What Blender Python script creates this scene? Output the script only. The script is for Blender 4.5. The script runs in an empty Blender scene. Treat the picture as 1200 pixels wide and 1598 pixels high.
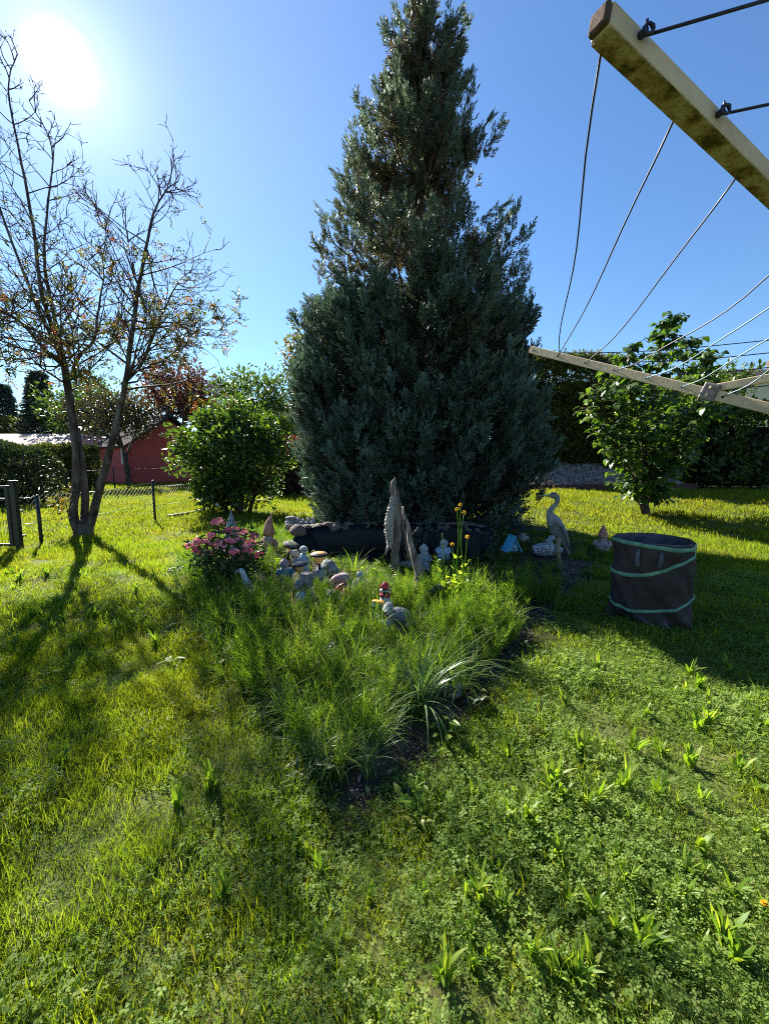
import bpy, math, random
import numpy as np
from mathutils import Vector, Matrix, noise as mnoise

# ------------------------------------------------------------------ camera, sky, sun
SC = bpy.context.scene
COL = SC.collection
H, F, PITCH = 1.4, 647.0, math.radians(7.0)
cd = bpy.data.cameras.new('camera')
cam = bpy.data.objects.new('camera', cd); COL.objects.link(cam)
cd.sensor_fit = 'VERTICAL'; cd.sensor_height = 24.0; cd.lens = 24.0 * F / 1598.0
cd.clip_start = 0.02; cd.clip_end = 2000
cam.location = (0, 0, H); cam.rotation_euler = (math.pi / 2 - PITCH, 0, 0)
SC.camera = cam

SUN_DIR = Vector((-0.78, 1.124, 0.95)).normalized()        # towards the sun
EL = math.asin(SUN_DIR.z); AZ = math.atan2(SUN_DIR.x, SUN_DIR.y)
W = bpy.data.worlds.new('World'); SC.world = W; W.use_nodes = True
nt = W.node_tree; nt.nodes.clear()
sky = nt.nodes.new('ShaderNodeTexSky'); sky.sky_type = 'NISHITA'; sky.sun_disc = False
sky.sun_elevation = EL; sky.sun_rotation = AZ
sky.air_density = 1.3; sky.dust_density = 0.0; sky.ozone_density = 6.0
bg = nt.nodes.new('ShaderNodeBackground'); bg.inputs['Strength'].default_value = 0.05
# bright aureole of the air round the sun
tc = nt.nodes.new('ShaderNodeTexCoord')
dot = nt.nodes.new('ShaderNodeVectorMath'); dot.operation = 'DOT_PRODUCT'
dot.inputs[1].default_value = SUN_DIR
nt.links.new(tc.outputs['Generated'], dot.inputs[0])
def wmath(op, a, b=None):
    n = nt.nodes.new('ShaderNodeMath'); n.operation = op
    for i, s in enumerate((a, b)):
        if s is None: continue
        if isinstance(s, (int, float)): n.inputs[i].default_value = s
        else: nt.links.new(s, n.inputs[i])
    return n.outputs[0]
dd = wmath('MAXIMUM', dot.outputs['Value'], 0.0)
glow = wmath('ADD', wmath('ADD', wmath('MULTIPLY', wmath('POWER', dd, 4200.0), 40.0), wmath('MULTIPLY', wmath('POWER', dd, 300.0), 1.9)),
             wmath('ADD', wmath('MULTIPLY', wmath('POWER', dd, 90.0), 0.9), wmath('MULTIPLY', wmath('POWER', dd, 9.0), 1.1)))
gc = nt.nodes.new('ShaderNodeVectorMath'); gc.operation = 'SCALE'; gc.inputs[0].default_value = (1.0, 0.98, 0.95)
nt.links.new(glow, gc.inputs['Scale'])
add = nt.nodes.new('ShaderNodeVectorMath'); add.operation = 'ADD'
tint = nt.nodes.new('ShaderNodeVectorMath'); tint.operation = 'MULTIPLY'; tint.inputs[1].default_value = (0.68, 0.79, 0.90)
nt.links.new(sky.outputs['Color'], tint.inputs[0]); nt.links.new(tint.outputs[0], add.inputs[0]); nt.links.new(gc.outputs[0], add.inputs[1])
nt.links.new(add.outputs[0], bg.inputs['Color'])
wo = nt.nodes.new('ShaderNodeOutputWorld'); nt.links.new(bg.outputs[0], wo.inputs['Surface'])

sd = bpy.data.lights.new('sun', 'SUN'); sd.energy = 5.0; sd.angle = math.radians(0.53); sd.color = (1.0, 0.95, 0.86)
sun = bpy.data.objects.new('sun', sd); COL.objects.link(sun)
sun.rotation_euler = (-SUN_DIR).to_track_quat('-Z', 'Y').to_euler(); sun.location = (-8, 12, 14)

vs = SC.view_settings; vs.view_transform = 'Standard'; vs.look = 'None'; vs.gamma = 1.0; vs.exposure = 2.0
try: vs.use_curve_mapping = False
except Exception: pass
SC.render.engine = 'CYCLES'
SC.cycles.use_denoising = False; SC.cycles.filter_width = 1.05
SC.cycles.max_bounces = 7; SC.cycles.diffuse_bounces = 3; SC.cycles.glossy_bounces = 3
SC.cycles.transmission_bounces = 4; SC.cycles.transparent_max_bounces = 6
SC.cycles.caustics_reflective = False; SC.cycles.caustics_refractive = False
SC.cycles.sample_clamp_indirect = 4.0

# ------------------------------------------------------------------ geometry helpers
rng = np.random.default_rng(11)
random.seed(5)
_F = np.array([0, math.cos(PITCH), -math.sin(PITCH)]); _U = np.array([0, math.sin(PITCH), math.cos(PITCH)])
def ray(px, py):
    return _F + np.array([1.0, 0, 0]) * ((px - 600) / F) + _U * ((799 - py) / F)
def G(px, py, h=0.0):                       # the place on the level z = h
    r = ray(px, py); return np.array([0, 0, H]) + r * ((h - H) / r[2])
def A(px, py, Y):                           # the place at the distance Y
    r = ray(px, py); return np.array([0, 0, H]) + r * (Y / r[1])
def sstep(a, b, t):
    t = np.clip((np.asarray(t, float) - a) / (b - a), 0, 1); return t * t * (3 - 2 * t)
_ph = np.random.default_rng(3).uniform(0, 6.28, (40,))
def n2(x, y, f=1.0, o=0):                   # cheap smooth noise, about -1..1
    x = np.asarray(x, float) * f; y = np.asarray(y, float) * f; s = 0
    for k in range(5):
        a = _ph[(o + k) % 40]; c, d = math.cos(a * 3.1 + k), math.sin(a * 3.1 + k)
        s = s + np.sin((c * x + d * y) * (1 + .37 * k) + a) * np.cos((d * x - c * y) * (.8 + .29 * k) + 1.7 * a)
    return s / 2.6
def gz(x, y):
    x = np.asarray(x, float); y = np.asarray(y, float)
    z = 0.35 * sstep(7.0, 13, y) * sstep(0.8, 3.0, x)
    near = 1 - sstep(9, 16, y)
    return z + near * (0.022 * n2(x, y, 2.3) + 0.014 * n2(x, y, 6.1, 9))
def GT(px, py):                             # the place on the lie of the land
    h = 0.0
    for _ in range(30): p = G(px, py, h); h = .5 * h + .5 * float(gz(p[0], p[1]))
    return G(px, py, h)
def inpoly(x, y, poly):
    x = np.asarray(x); y = np.asarray(y); ins = np.zeros(x.shape, bool); n = len(poly); j = n - 1
    for i in range(n):
        xi, yi = poly[i]; xj, yj = poly[j]
        c = ((yi > y) != (yj > y)) & (x < (xj - xi) * (y - yi) / (yj - yi + 1e-12) + xi)
        ins ^= c; j = i
    return ins

def put(o, label=None, cat=None, group=None, kind=None):
    if label: o['label'] = label
    if cat: o['category'] = cat
    if group: o['group'] = group
    if kind: o['kind'] = kind
    return o
def thing(name, label, cat, loc=(0, 0, 0), rz=0.0, group=None, rot=None):
    o = bpy.data.objects.new(name, None); COL.objects.link(o); o.location = loc
    o.rotation_euler = rot if rot else (0, 0, rz); o.empty_display_size = 0.1
    return put(o, label, cat, group)
def link_mesh(name, me, mat, parent=None):
    o = bpy.data.objects.new(name, me); COL.objects.link(o)
    if mat is not None and len(me.materials) == 0: me.materials.append(mat)
    if parent is not None: o.parent = parent
    return o
def np_mesh(name, V, Fc, rnd=None, smooth=False):
    V = np.asarray(V, np.float32).reshape(-1, 3); Fc = np.asarray(Fc, np.int32); k = Fc.shape[1]; n = len(Fc)
    me = bpy.data.meshes.new(name)
    me.vertices.add(len(V)); me.vertices.foreach_set('co', V.ravel())
    me.loops.add(n * k); me.loops.foreach_set('vertex_index', Fc.ravel())
    me.polygons.add(n); me.polygons.foreach_set('loop_start', np.arange(0, n * k, k, dtype=np.int32))
    me.update(calc_edges=True)
    if smooth: me.polygons.foreach_set('use_smooth', np.ones(n, bool))
    if rnd is not None:
        a = me.attributes.new('rnd', 'FLOAT', 'FACE'); a.data.foreach_set('value', np.asarray(rnd, np.float32))
    return me
def frames(d, up=None, roll=None):          # rotation matrices with z along d
    d = d / (np.linalg.norm(d, axis=1, keepdims=True) + 1e-9)
    if up is None: up = np.tile([0, 0, 1.0], (len(d), 1))
    x = np.cross(up, d); ln = np.linalg.norm(x, axis=1, keepdims=True)
    x = np.where(ln < 1e-3, [[1.0, 0, 0]], x / (ln + 1e-9)); y = np.cross(d, x)
    if roll is not None:
        c, s = np.cos(roll)[:, None], np.sin(roll)[:, None]; x, y = x * c + y * s, y * c - x * s
    return np.stack([x, y, d], axis=2)
def bake(pv, pf, M, T, S, r=None, prnd=None):   # many placed copies of a small shape
    pv = np.asarray(pv, float); pf = np.asarray(pf, int); n = len(T)
    S = np.asarray(S, float); S = S[:, None] if S.ndim == 1 else S
    V = np.einsum('nij,nkj->nki', M, pv[None] * (S[:, None, :] if S.shape[1] == 3 else S[:, :, None])) + T[:, None, :]
    Fc = pf[None] + (np.arange(n) * len(pv))[:, None, None]
    R_ = np.repeat(np.zeros(n) if r is None else r, len(pf))
    if prnd is not None: R_ = np.clip(R_ + np.tile(prnd, n), 0, 1)
    return V.reshape(-1, 3), Fc.reshape(-1, pf.shape[1]), R_
def unit(n):
    v = rng.normal(size=(n, 3)); return v / np.linalg.norm(v, axis=1, keepdims=True)

class MB:
    def __init__(s): s.v, s.f = [], []
    def _add(s, V, Fc):
        b = len(s.v); s.v += [tuple(map(float, p)) for p in V]; s.f += [tuple(b + i for i in q) for q in Fc]; return s
    def lathe(s, prof, c=(0, 0, 0), seg=14, rot=None, sq=(1, 1)):
        V = []; Fc = []; m = len(prof); R_ = rot or Matrix.Identity(3)
        for r, z in prof:
            for k in range(seg):
                a = 2 * math.pi * k / seg; V.append(R_ @ Vector((r * math.cos(a) * sq[0], r * math.sin(a) * sq[1], z)) + Vector(c))
        for i in range(m - 1):
            for k in range(seg):
                k2 = (k + 1) % seg; Fc.append((i * seg + k, i * seg + k2, (i + 1) * seg + k2, (i + 1) * seg + k))
        Fc.append(tuple(range(seg - 1, -1, -1))); Fc.append(tuple((m - 1) * seg + k for k in range(seg)))
        return s._add(V, Fc)
    def ell(s, c, r, seg=12, rings=8, rot=None):
        if isinstance(r, (int, float)): r = (r, r, r)
        pr = [(math.sin(math.pi * (i + .02) / (rings + .04)), -math.cos(math.pi * (i + .02) / (rings + .04))) for i in range(rings + 1)]
        V = []; Fc = []; R_ = rot or Matrix.Identity(3)
        for q, z in pr:
            for k in range(seg):
                a = 2 * math.pi * k / seg; V.append(R_ @ Vector((q * math.cos(a) * r[0], q * math.sin(a) * r[1], z * r[2])) + Vector(c))
        for i in range(rings):
            for k in range(seg):
                k2 = (k + 1) % seg; Fc.append((i * seg + k, i * seg + k2, (i + 1) * seg + k2, (i + 1) * seg + k))
        Fc.append(tuple(range(seg - 1, -1, -1))); Fc.append(tuple(rings * seg + k for k in range(seg)))
        return s._add(V, Fc)
    def tube(s, path, rad, seg=6, flat=1.0):
        P = [Vector(p) for p in path]; n = len(P)
        if isinstance(rad, (int, float)): rad = [rad] * n
        V = []; Fc = []; x = None
        for i in range(n):
            t = (P[min(i + 1, n - 1)] - P[max(i - 1, 0)])
            t = t.normalized() if t.length > 1e-9 else Vector((0, 0, 1))
            if x is None:
                x = t.cross(Vector((0, 0, 1)) if abs(t.z) < .9 else Vector((0, 1, 0))).normalized()
            else:
                x = (x - t * x.dot(t)); x = x.normalized() if x.length > 1e-6 else t.orthogonal().normalized()
            y = t.cross(x)
            for k in range(seg):
                a = 2 * math.pi * k / seg; V.append(P[i] + (x * math.cos(a) + y * math.sin(a) * flat) * rad[i])
        for i in range(n - 1):
            for k in range(seg):
                k2 = (k + 1) % seg; Fc.append((i * seg + k, i * seg + k2, (i + 1) * seg + k2, (i + 1) * seg + k))
        Fc.append(tuple(range(seg - 1, -1, -1))); Fc.append(tuple((n - 1) * seg + k for k in range(seg)))
        return s._add(V, Fc)
    def box(s, c, d, rot=None):
        R_ = rot or Matrix.Identity(3); V = []
        for sx in (-.5, .5):
            for sy in (-.5, .5):
                for sz in (-.5, .5): V.append(R_ @ Vector((sx * d[0], sy * d[1], sz * d[2])) + Vector(c))
        return s._add(V, [(0, 1, 3, 2), (4, 6, 7, 5), (0, 4, 5, 1), (2, 3, 7, 6), (0, 2, 6, 4), (1, 5, 7, 3)])
    def quad(s, *p): return s._add(p, [tuple(range(len(p)))])
    def lump(s, amp, freq, seed=0.0):
        out = []
        for p in s.v:
            q = Vector(p) * freq + Vector((seed, seed * 1.7, -seed))
            out.append(tuple(Vector(p) + Vector((mnoise.noise(q), mnoise.noise(q + Vector((31, 0, 7))), mnoise.noise(q + Vector((0, 57, 13))))) * amp))
        s.v = out; return s
    def build(s, name, mat, parent=None, smooth=True, bevel=0.0, subsurf=0):
        me = bpy.data.meshes.new(name); me.from_pydata(s.v, [], s.f); me.update()
        if smooth: me.polygons.foreach_set('use_smooth', np.ones(len(me.polygons), bool))
        o = link_mesh(name, me, mat, parent)
        if subsurf:
            m = o.modifiers.new('sub', 'SUBSURF'); m.levels = m.render_levels = subsurf
        if bevel:
            m = o.modifiers.new('bev', 'BEVEL'); m.width = bevel; m.segments = 2; m.limit_method = 'ANGLE'
        return o
def spline(pts, n=5):                       # smooth path through points
    P = [np.array(p, float) for p in pts]; P = [2 * P[0] - P[1]] + P + [2 * P[-1] - P[-2]]; out = []
    for i in range(1, len(P) - 2):
        for k in range(n):
            t = k / n; a, b, c, d = P[i - 1:i + 3]
            out.append(.5 * (2 * b + (c - a) * t + (2 * a - 5 * b + 4 * c - d) * t * t + (3 * b - a - 3 * c + d) * t ** 3))
    out.append(P[-2]); return out
def rotm(ax, deg): return Matrix.Rotation(math.radians(deg), 3, ax)

def copy_tree(o, parent=None):
    c = o.copy(); COL.objects.link(c); c.parent = parent
    for ch in [q for q in bpy.data.objects if q.parent == o]: copy_tree(ch, c)
    return c

# scattering for uncountable stuff: a cloud of places, each given one of the source shapes
def scatter(name, P, rot, scl, sources, label, cat):
    n = len(P); me = bpy.data.meshes.new(name)
    me.vertices.add(n); me.vertices.foreach_set('co', np.asarray(P, np.float32).ravel())
    a = me.attributes.new('rot', 'FLOAT_VECTOR', 'POINT'); a.data.foreach_set('vector', np.asarray(rot, np.float32).ravel())
    S = np.asarray(scl, np.float32); S = np.repeat(S[:, None], 3, 1) if S.ndim == 1 else S
    a = me.attributes.new('scl', 'FLOAT_VECTOR', 'POINT'); a.data.foreach_set('vector', S.ravel())
    a = me.attributes.new('idx', 'INT', 'POINT'); a.data.foreach_set('value', rng.integers(0, len(sources), n).astype(np.int32))
    o = bpy.data.objects.new(name, me); COL.objects.link(o)
    g = bpy.data.node_groups.new(name + '_nodes', 'GeometryNodeTree')
    g.interface.new_socket('Geometry', in_out='INPUT', socket_type='NodeSocketGeometry')
    g.interface.new_socket('Geometry', in_out='OUTPUT', socket_type='NodeSocketGeometry')
    N, L = g.nodes, g.links
    gi, go = N.new('NodeGroupInput'), N.new('NodeGroupOutput')
    ip, jn = N.new('GeometryNodeInstanceOnPoints'), N.new('GeometryNodeJoinGeometry')
    for s in sources:
        oi = N.new('GeometryNodeObjectInfo'); oi.inputs['Object'].default_value = s; oi.inputs['As Instance'].default_value = True
        L.new(oi.outputs['Geometry'], jn.inputs[0])
    def attr(nm, t):
        q = N.new('GeometryNodeInputNamedAttribute'); q.data_type = t; q.inputs['Name'].default_value = nm
        return [x for x in q.outputs if x.enabled and x.name == 'Attribute'][0]
    e2r = N.new('FunctionNodeEulerToRotation')
    L.new(attr('rot', 'FLOAT_VECTOR'), e2r.inputs[0]); L.new(e2r.outputs[0], ip.inputs['Rotation'])
    L.new(attr('scl', 'FLOAT_VECTOR'), ip.inputs['Scale']); L.new(attr('idx', 'INT'), ip.inputs['Instance Index'])
    ip.inputs['Pick Instance'].default_value = True
    L.new(gi.outputs[0], ip.inputs['Points']); L.new(jn.outputs[0], ip.inputs['Instance']); L.new(ip.outputs[0], go.inputs[0])
    o.modifiers.new('scatter', 'NODES').node_group = g
    return put(o, label, cat, kind='stuff')
def source(name, me, mat):
    if len(me.materials) == 0: me.materials.append(mat)
    return bpy.data.objects.new(name, me)   # only a source of shape, not placed in the scene

# ------------------------------------------------------------------ materials
def nodes_of(name):
    m = bpy.data.materials.new(name); m.use_nodes = True; t = m.node_tree; t.nodes.clear()
    return m, t, t.nodes.new('ShaderNodeOutputMaterial')
def ramp(t, stops, fac):
    r = t.nodes.new('ShaderNodeValToRGB'); e = r.color_ramp.elements
    while len(e) < len(stops): e.new(.5)
    for q, (p, c) in zip(e, stops): q.position = p; q.color = (*c, 1)
    t.links.new(fac, r.inputs[0]); return r.outputs[0]
def tnoise(t, scale, detail=4, rough=.6, coord='Object', dist=0.0, stretch=None):
    c = t.nodes.new('ShaderNodeTexCoord'); n = t.nodes.new('ShaderNodeTexNoise')
    n.inputs['Scale'].default_value = scale; n.inputs['Detail'].default_value = detail; n.inputs['Roughness'].default_value = rough
    n.inputs['Distortion'].default_value = dist
    src = c.outputs[coord] if coord != 'World' else t.nodes.new('ShaderNodeNewGeometry').outputs['Position']
    if stretch:
        mp = t.nodes.new('ShaderNodeMapping'); mp.inputs['Scale'].default_value = stretch
        t.links.new(src, mp.inputs[0]); src = mp.outputs[0]
    t.links.new(src, n.inputs['Vector']); return n.outputs['Fac']
def mth(t, op, a, b, clamp=False):
    n = t.nodes.new('ShaderNodeMath'); n.operation = op; n.use_clamp = clamp
    for i, s in enumerate((a, b)):
        if isinstance(s, (int, float)): n.inputs[i].default_value = s
        else: t.links.new(s, n.inputs[i])
    return n.outputs[0]
def mat(name, c1, c2=None, scale=6.0, rough=.7, spec=.4, bump=.0, bscale=None, metal=0.0, c3=None, stretch=None, coord='Object', lo=.35, hi=.65):
    m, t, out = nodes_of(name); p = t.nodes.new('ShaderNodeBsdfPrincipled')
    c2 = c2 or tuple(x * .75 for x in c1)
    nf = tnoise(t, scale, 5, .65, coord, stretch=stretch)
    st = [(lo, c2), (hi, c1)] if not c3 else [(lo, c2), ((lo + hi) / 2, c1), (hi, c3)]
    t.links.new(ramp(t, st, nf), p.inputs['Base Color'])
    p.inputs['Roughness'].default_value = rough; p.inputs['Specular IOR Level'].default_value = spec; p.inputs['Metallic'].default_value = metal
    if bump:
        b = t.nodes.new('ShaderNodeBump'); b.inputs['Strength'].default_value = bump; b.inputs['Distance'].default_value = .02
        t.links.new(tnoise(t, bscale or scale * 4, 5, .7, coord, stretch=stretch), b.inputs['Height']); t.links.new(b.outputs[0], p.inputs['Normal'])
    t.links.new(p.outputs[0], out.inputs[0]); return m
def leafmat(name, stops, trans=.4, rough=.45, spec=.4, tgain=(1.25, 1.3, .7), inst=False, patch=None, tcol=None):
    """leaf: reflects and lets light through; colour differs from leaf to leaf"""
    m, t, out = nodes_of(name); p = t.nodes.new('ShaderNodeBsdfPrincipled')
    at = t.nodes.new('ShaderNodeAttribute'); at.attribute_name = 'rnd'
    fac = at.outputs['Fac']
    if inst:
        oi = t.nodes.new('ShaderNodeObjectInfo')
        fac = mth(t, 'ADD', mth(t, 'MULTIPLY', fac, .55), mth(t, 'MULTIPLY', oi.outputs['Random'], .45))
    col = ramp(t, stops, fac)
    if patch:                                # dry or clovery patches across the lawn
        pf = ramp(t, [(.40, (0, 0, 0)), (.66, (1, 1, 1))], tnoise(t, patch[0], 3, .6, 'World'))
        mx = t.nodes.new('ShaderNodeMix'); mx.data_type = 'RGBA'; mx.blend_type = 'MULTIPLY'
        t.links.new(mth(t, 'MULTIPLY', pf, patch[2]), mx.inputs['Factor'])
        t.links.new(col, mx.inputs['A']); mx.inputs['B'].default_value = (*patch[1], 1); col = mx.outputs['Result']
    t.links.new(col, p.inputs['Base Color'])
    p.inputs['Roughness'].default_value = rough; p.inputs['Specular IOR Level'].default_value = spec
    tr = t.nodes.new('ShaderNodeBsdfTranslucent')
    g = t.nodes.new('ShaderNodeVectorMath'); g.operation = 'MULTIPLY'; g.inputs[1].default_value = tgain
    t.links.new(col, g.inputs[0]); t.links.new(g.outputs[0], tr.inputs['Color'])
    mix = t.nodes.new('ShaderNodeMixShader'); mix.inputs[0].default_value = trans
    t.links.new(p.outputs[0], mix.inputs[1]); t.links.new(tr.outputs[0], mix.inputs[2])
    t.links.new(mix.outputs[0], out.inputs[0]); return m

M = {}
M['soil'] = mat('soil', (.045, .034, .025), (.016, .012, .009), 9, .95, .2, .8, 60, c3=(.075, .06, .047), coord='World')
M['turf'] = mat('turf', (.085, .10, .028), (.045, .06, .018), 3, .95, .1, .6, 40, c3=(.13, .115, .05), coord='World')
M['bark'] = mat('bark', (.085, .062, .052), (.035, .026, .023), 9, .9, .2, .9, 26, c3=(.17, .15, .135), stretch=(1, 1, .35))
M['twig'] = mat('twig', (.085, .055, .042), (.04, .028, .022), 12, .8, .3)
M['conbark'] = mat('conbark', (.12, .075, .05), (.05, .03, .02), 7, .95, .2, .8, 20, stretch=(1, 1, .2))
M['grass'] = leafmat('grass', [(0, (.095, .15, .013)), (.45, (.15, .22, .018)), (.8, (.22, .27, .033)), (1, (.36, .29, .11))], .58, .6, .18, (1.36, 1.40, .5), True, (1.1, (1.2, .9, .6), .8))
M['fargrass'] = leafmat('fargrass', [(0, (.10, .14, .016)), (.5, (.15, .20, .02)), (.8, (.22, .24, .04)), (1, (.36, .30, .12))], .58, .6, .18, (1.36, 1.40, .5), True, (.5, (1.2, .9, .6), .8))
M['clover'] = leafmat('clover', [(0, (.10, .17, .03)), (.6, (.16, .24, .045)), (1, (.28, .33, .09))], .52, .6, .2, (1.4, 1.45, .55), True)
M['weed'] = leafmat('weed', [(0, (.10, .19, .02)), (.6, (.17, .26, .03)), (1, (.27, .31, .06))], .55, .45, .3, (1.5, 1.5, .5), False)
M['horsetail'] = leafmat('horsetail', [(0, (.045, .10, .012)), (.5, (.10, .18, .02)), (.85, (.17, .24, .035)), (1, (.36, .30, .13))], .55, .55, .2, (1.5, 1.5, .6), True)
M['sedge'] = leafmat('sedge', [(0, (.05, .11, .035)), (.6, (.09, .16, .06)), (1, (.2, .26, .12))], .3, .35, .6, (1.4, 1.4, .6))
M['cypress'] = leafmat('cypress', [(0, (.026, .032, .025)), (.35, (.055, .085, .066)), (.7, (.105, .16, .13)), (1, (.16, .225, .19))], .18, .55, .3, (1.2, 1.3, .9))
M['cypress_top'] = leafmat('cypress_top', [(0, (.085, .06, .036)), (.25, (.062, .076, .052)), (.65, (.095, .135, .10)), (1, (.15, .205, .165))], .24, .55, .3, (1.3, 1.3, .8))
M['laurel'] = leafmat('laurel', [(0, (.02, .045, .012)), (.6, (.055, .10, .02)), (.85, (.13, .18, .03)), (1, (.2, .24, .04))], .4, .4, .55, (1.5, 1.6, .5))
M['bigleaf'] = leafmat('bigleaf', [(0, (.03, .07, .014)), (.6, (.055, .11, .022)), (1, (.13, .19, .035))], .45, .42, .4, (1.6, 1.6, .45))
M['hedge'] = leafmat('hedge', [(0, (.035, .06, .015)), (.6, (.065, .105, .024)), (1, (.13, .17, .035))], .38, .45, .45, (1.4, 1.5, .5))
M['thuja'] = leafmat('thuja', [(0, (.055, .055, .025)), (.6, (.085, .105, .028)), (1, (.16, .18, .04))], .35, .5, .35, (1.4, 1.5, .5))
M['copper'] = leafmat('copper', [(0, (.05, .022, .02)), (.6, (.10, .045, .035)), (1, (.16, .10, .05))], .35, .45, .4, (1.5, 1.1, .6))
M['plum'] = leafmat('plum', [(0, (.02, .02, .014)), (.6, (.045, .04, .022)), (1, (.09, .09, .035))], .3, .4, .5, (1.4, 1.3, .6))
M['rowan'] = leafmat('rowan', [(0, (.03, .045, .015)), (.4, (.06, .08, .022)), (.62, (.11, .11, .03)), (.84, (.19, .10, .03)), (1, (.22, .055, .022))], .4, .45, .4, (1.5, 1.4, .5))
M['yellowshrub'] = leafmat('yellowshrub', [(0, (.07, .11, .02)), (.6, (.14, .18, .03)), (1, (.24, .24, .05))], .45, .4, .4, (1.5, 1.5, .5))
M['farwood'] = leafmat('farwood', [(0, (.02, .035, .015)), (.6, (.04, .06, .02)), (1, (.07, .09, .03))], .2, .5, .3)
M['berry'] = mat('berry', (.45, .06, .03), (.30, .03, .02), 30, .35, .5)
M['phlox'] = leafmat('phlox', [(0, (.84, .16, .27)), (.5, (.92, .28, .38)), (.85, (.94, .48, .50)), (1, (.84, .50, .30))], .5, .7, .15, (1.1, 1.1, 1.0))
M['phloxleaf'] = leafmat('phloxleaf', [(0, (.025, .05, .015)), (.6, (.045, .085, .02)), (1, (.09, .12, .03))], .35, .45, .4)
M['yellow'] = leafmat('yellow', [(0, (.65, .35, .02)), (1, (.85, .6, .05))], .3, .6, .3, (1.1, 1.1, 1))
M['stone'] = mat('stone', (.20, .19, .18), (.085, .08, .07), 14, .95, .1, .7, 40, c3=(.30, .29, .275))
M['bluestone'] = mat('bluestone', (.21, .235, .25), (.10, .11, .11), 22, .9, .15, .6, 60, c3=(.33, .36, .37))
M['brownstone'] = mat('brownstone', (.16, .12, .095), (.08, .062, .05), 8, .9, .3, .7, 30)
M['white_stone'] = mat('white_stone', (.50, .50, .49), (.20, .20, .18), 24, .8, .2, .5, 70, c3=(.60, .60, .58))
M['greywhite'] = mat('greywhite', (.35, .355, .36), (.13, .13, .125), 26, .85, .2, .5, 70, c3=(.48, .48, .48))
M['speckle'] = mat('speckle', (.24, .25, .26), (.10, .11, .12), 90, .8, .3, .8, 160, c3=(.45, .46, .47))
M['terracotta'] = mat('terracotta', (.46, .20, .13), (.22, .10, .07), 22, .85, .2, .5, 60, c3=(.56, .30, .22))
M['pinkclay'] = mat('pinkclay', (.40, .29, .27), (.27, .20, .19), 20, .75, .3, .3, 50)
M['beige'] = mat('beige', (.50, .40, .29), (.36, .27, .19), 18, .75, .3)
M['brown'] = mat('brown', (.17, .095, .06), (.09, .05, .035), 12, .7, .35)
M['teal'] = mat('teal', (.07, .22, .26), (.04, .13, .17), 15, .5, .5)
M['darkgreen'] = mat('darkgreen', (.02, .17, .06), (.012, .09, .035), 20, .3, .5)
M['palegreen'] = mat('palegreen', (.34, .52, .40), (.22, .38, .28), 20, .4, .5)
M['red'] = mat('red', (.55, .03, .025), (.40, .02, .02), 15, .35, .5)
M['orange'] = mat('orange', (.75, .33, .05), (.6, .22, .04), 15, .5, .4)
M['skyblue'] = mat('skyblue', (.08, .36, .55), (.05, .26, .42), 15, .4, .5)
M['paleblue'] = mat('paleblue', (.36, .47, .54), (.25, .34, .41), 14, .5, .4)
M['black'] = mat('black', (.01, .01, .011), (.006, .006, .007), 10, .9, .1)
M['metal_dark'] = mat('metal_dark', (.018, .024, .022), (.010, .013, .013), 10, .45, .5)
M['charcoal'] = mat('charcoal', (.03, .031, .033), (.018, .019, .02), 10, .65, .25)
M['cream_glass'] = mat('cream_glass', (.82, .66, .36), (.72, .55, .27), 10, .35, .5)
M['cream_glass'] = leafmat('cream_glass', [(0, (.80, .62, .30)), (1, (.84, .68, .38))], .6, .35, .4, (1.1, 1.05, .95))
M['copper_cap'] = mat('copper_cap', (.42, .20, .08), (.30, .14, .06), 12, .6, .25)
M['olive_cap'] = mat('olive_cap', (.13, .15, .10), (.08, .09, .065), 12, .6, .25)
M['driftwood'] = mat('driftwood', (.22, .165, .125), (.10, .07, .052), 5, .9, .25, .9, 22, c3=(.36, .30, .25), stretch=(2.5, 2.5, .5))
M['shell'] = mat('shell', (.30, .265, .225), (.15, .125, .105), 45, .5, .4, c3=(.48, .43, .36))
M['heron'] = mat('heron', (.22, .212, .20), (.14, .135, .13), 10, .85, .15, .4, 60, c3=(.28, .27, .25))
M['heron_dark'] = mat('heron_dark', (.10, .105, .115), (.07, .07, .08), 10, .7, .3)
M['horn'] = mat('horn', (.36, .31, .18), (.26, .22, .13), 10, .5, .4)
M['binbrown'] = mat('binbrown', (.040, .027, .025), (.024, .016, .015), 3, .75, .35, .35, 9)
M['bingreen'] = mat('bingreen', (.15, .31, .21), (.07, .17, .11), 14, .6, .4)
M['bingrey'] = mat('bingrey', (.085, .085, .10), (.055, .055, .065), 6, .7, .35, .4, 14)
M['alu'] = mat('alu', (.58, .46, .31), (.44, .34, .225), 9, .75, .15, .1, 40)
M['mossy'] = mat('mossy', (.34, .255, .13), (.10, .075, .022), 26, .95, .1, .9, 90, c3=(.52, .43, .30), lo=.36, hi=.58)
M['clampgrey'] = mat('clampgrey', (.15, .13, .125), (.11, .095, .09), 10, .5, .45)
M['cord'] = mat('cord', (.016, .018, .05), (.010, .011, .03), 60, .5, .4)
M['sunlit_cord'] = mat('sunlit_cord', (.10, .22, .27), (.06, .14, .18), 60, .5, .4)  # same line as cord, with sunlight painted into a lighter colour
M['corkend'] = mat('corkend', (.17, .11, .08), (.09, .055, .04), 60, .95, .2, .8, 140)
M['redwood'] = mat('redwood', (.50, .085, .075), (.38, .06, .055), 3, .75, .35, .4, 5, stretch=(9, 9, .3))
M['roofdark'] = mat('roofdark', (.05, .046, .046), (.03, .028, .028), 5, 1.0, .05, .4, 14)
M['roofpale'] = mat('roofpale', (.40, .31, .27), (.27, .20, .175), 1.8, .8, .2, .5, 6)
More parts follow.
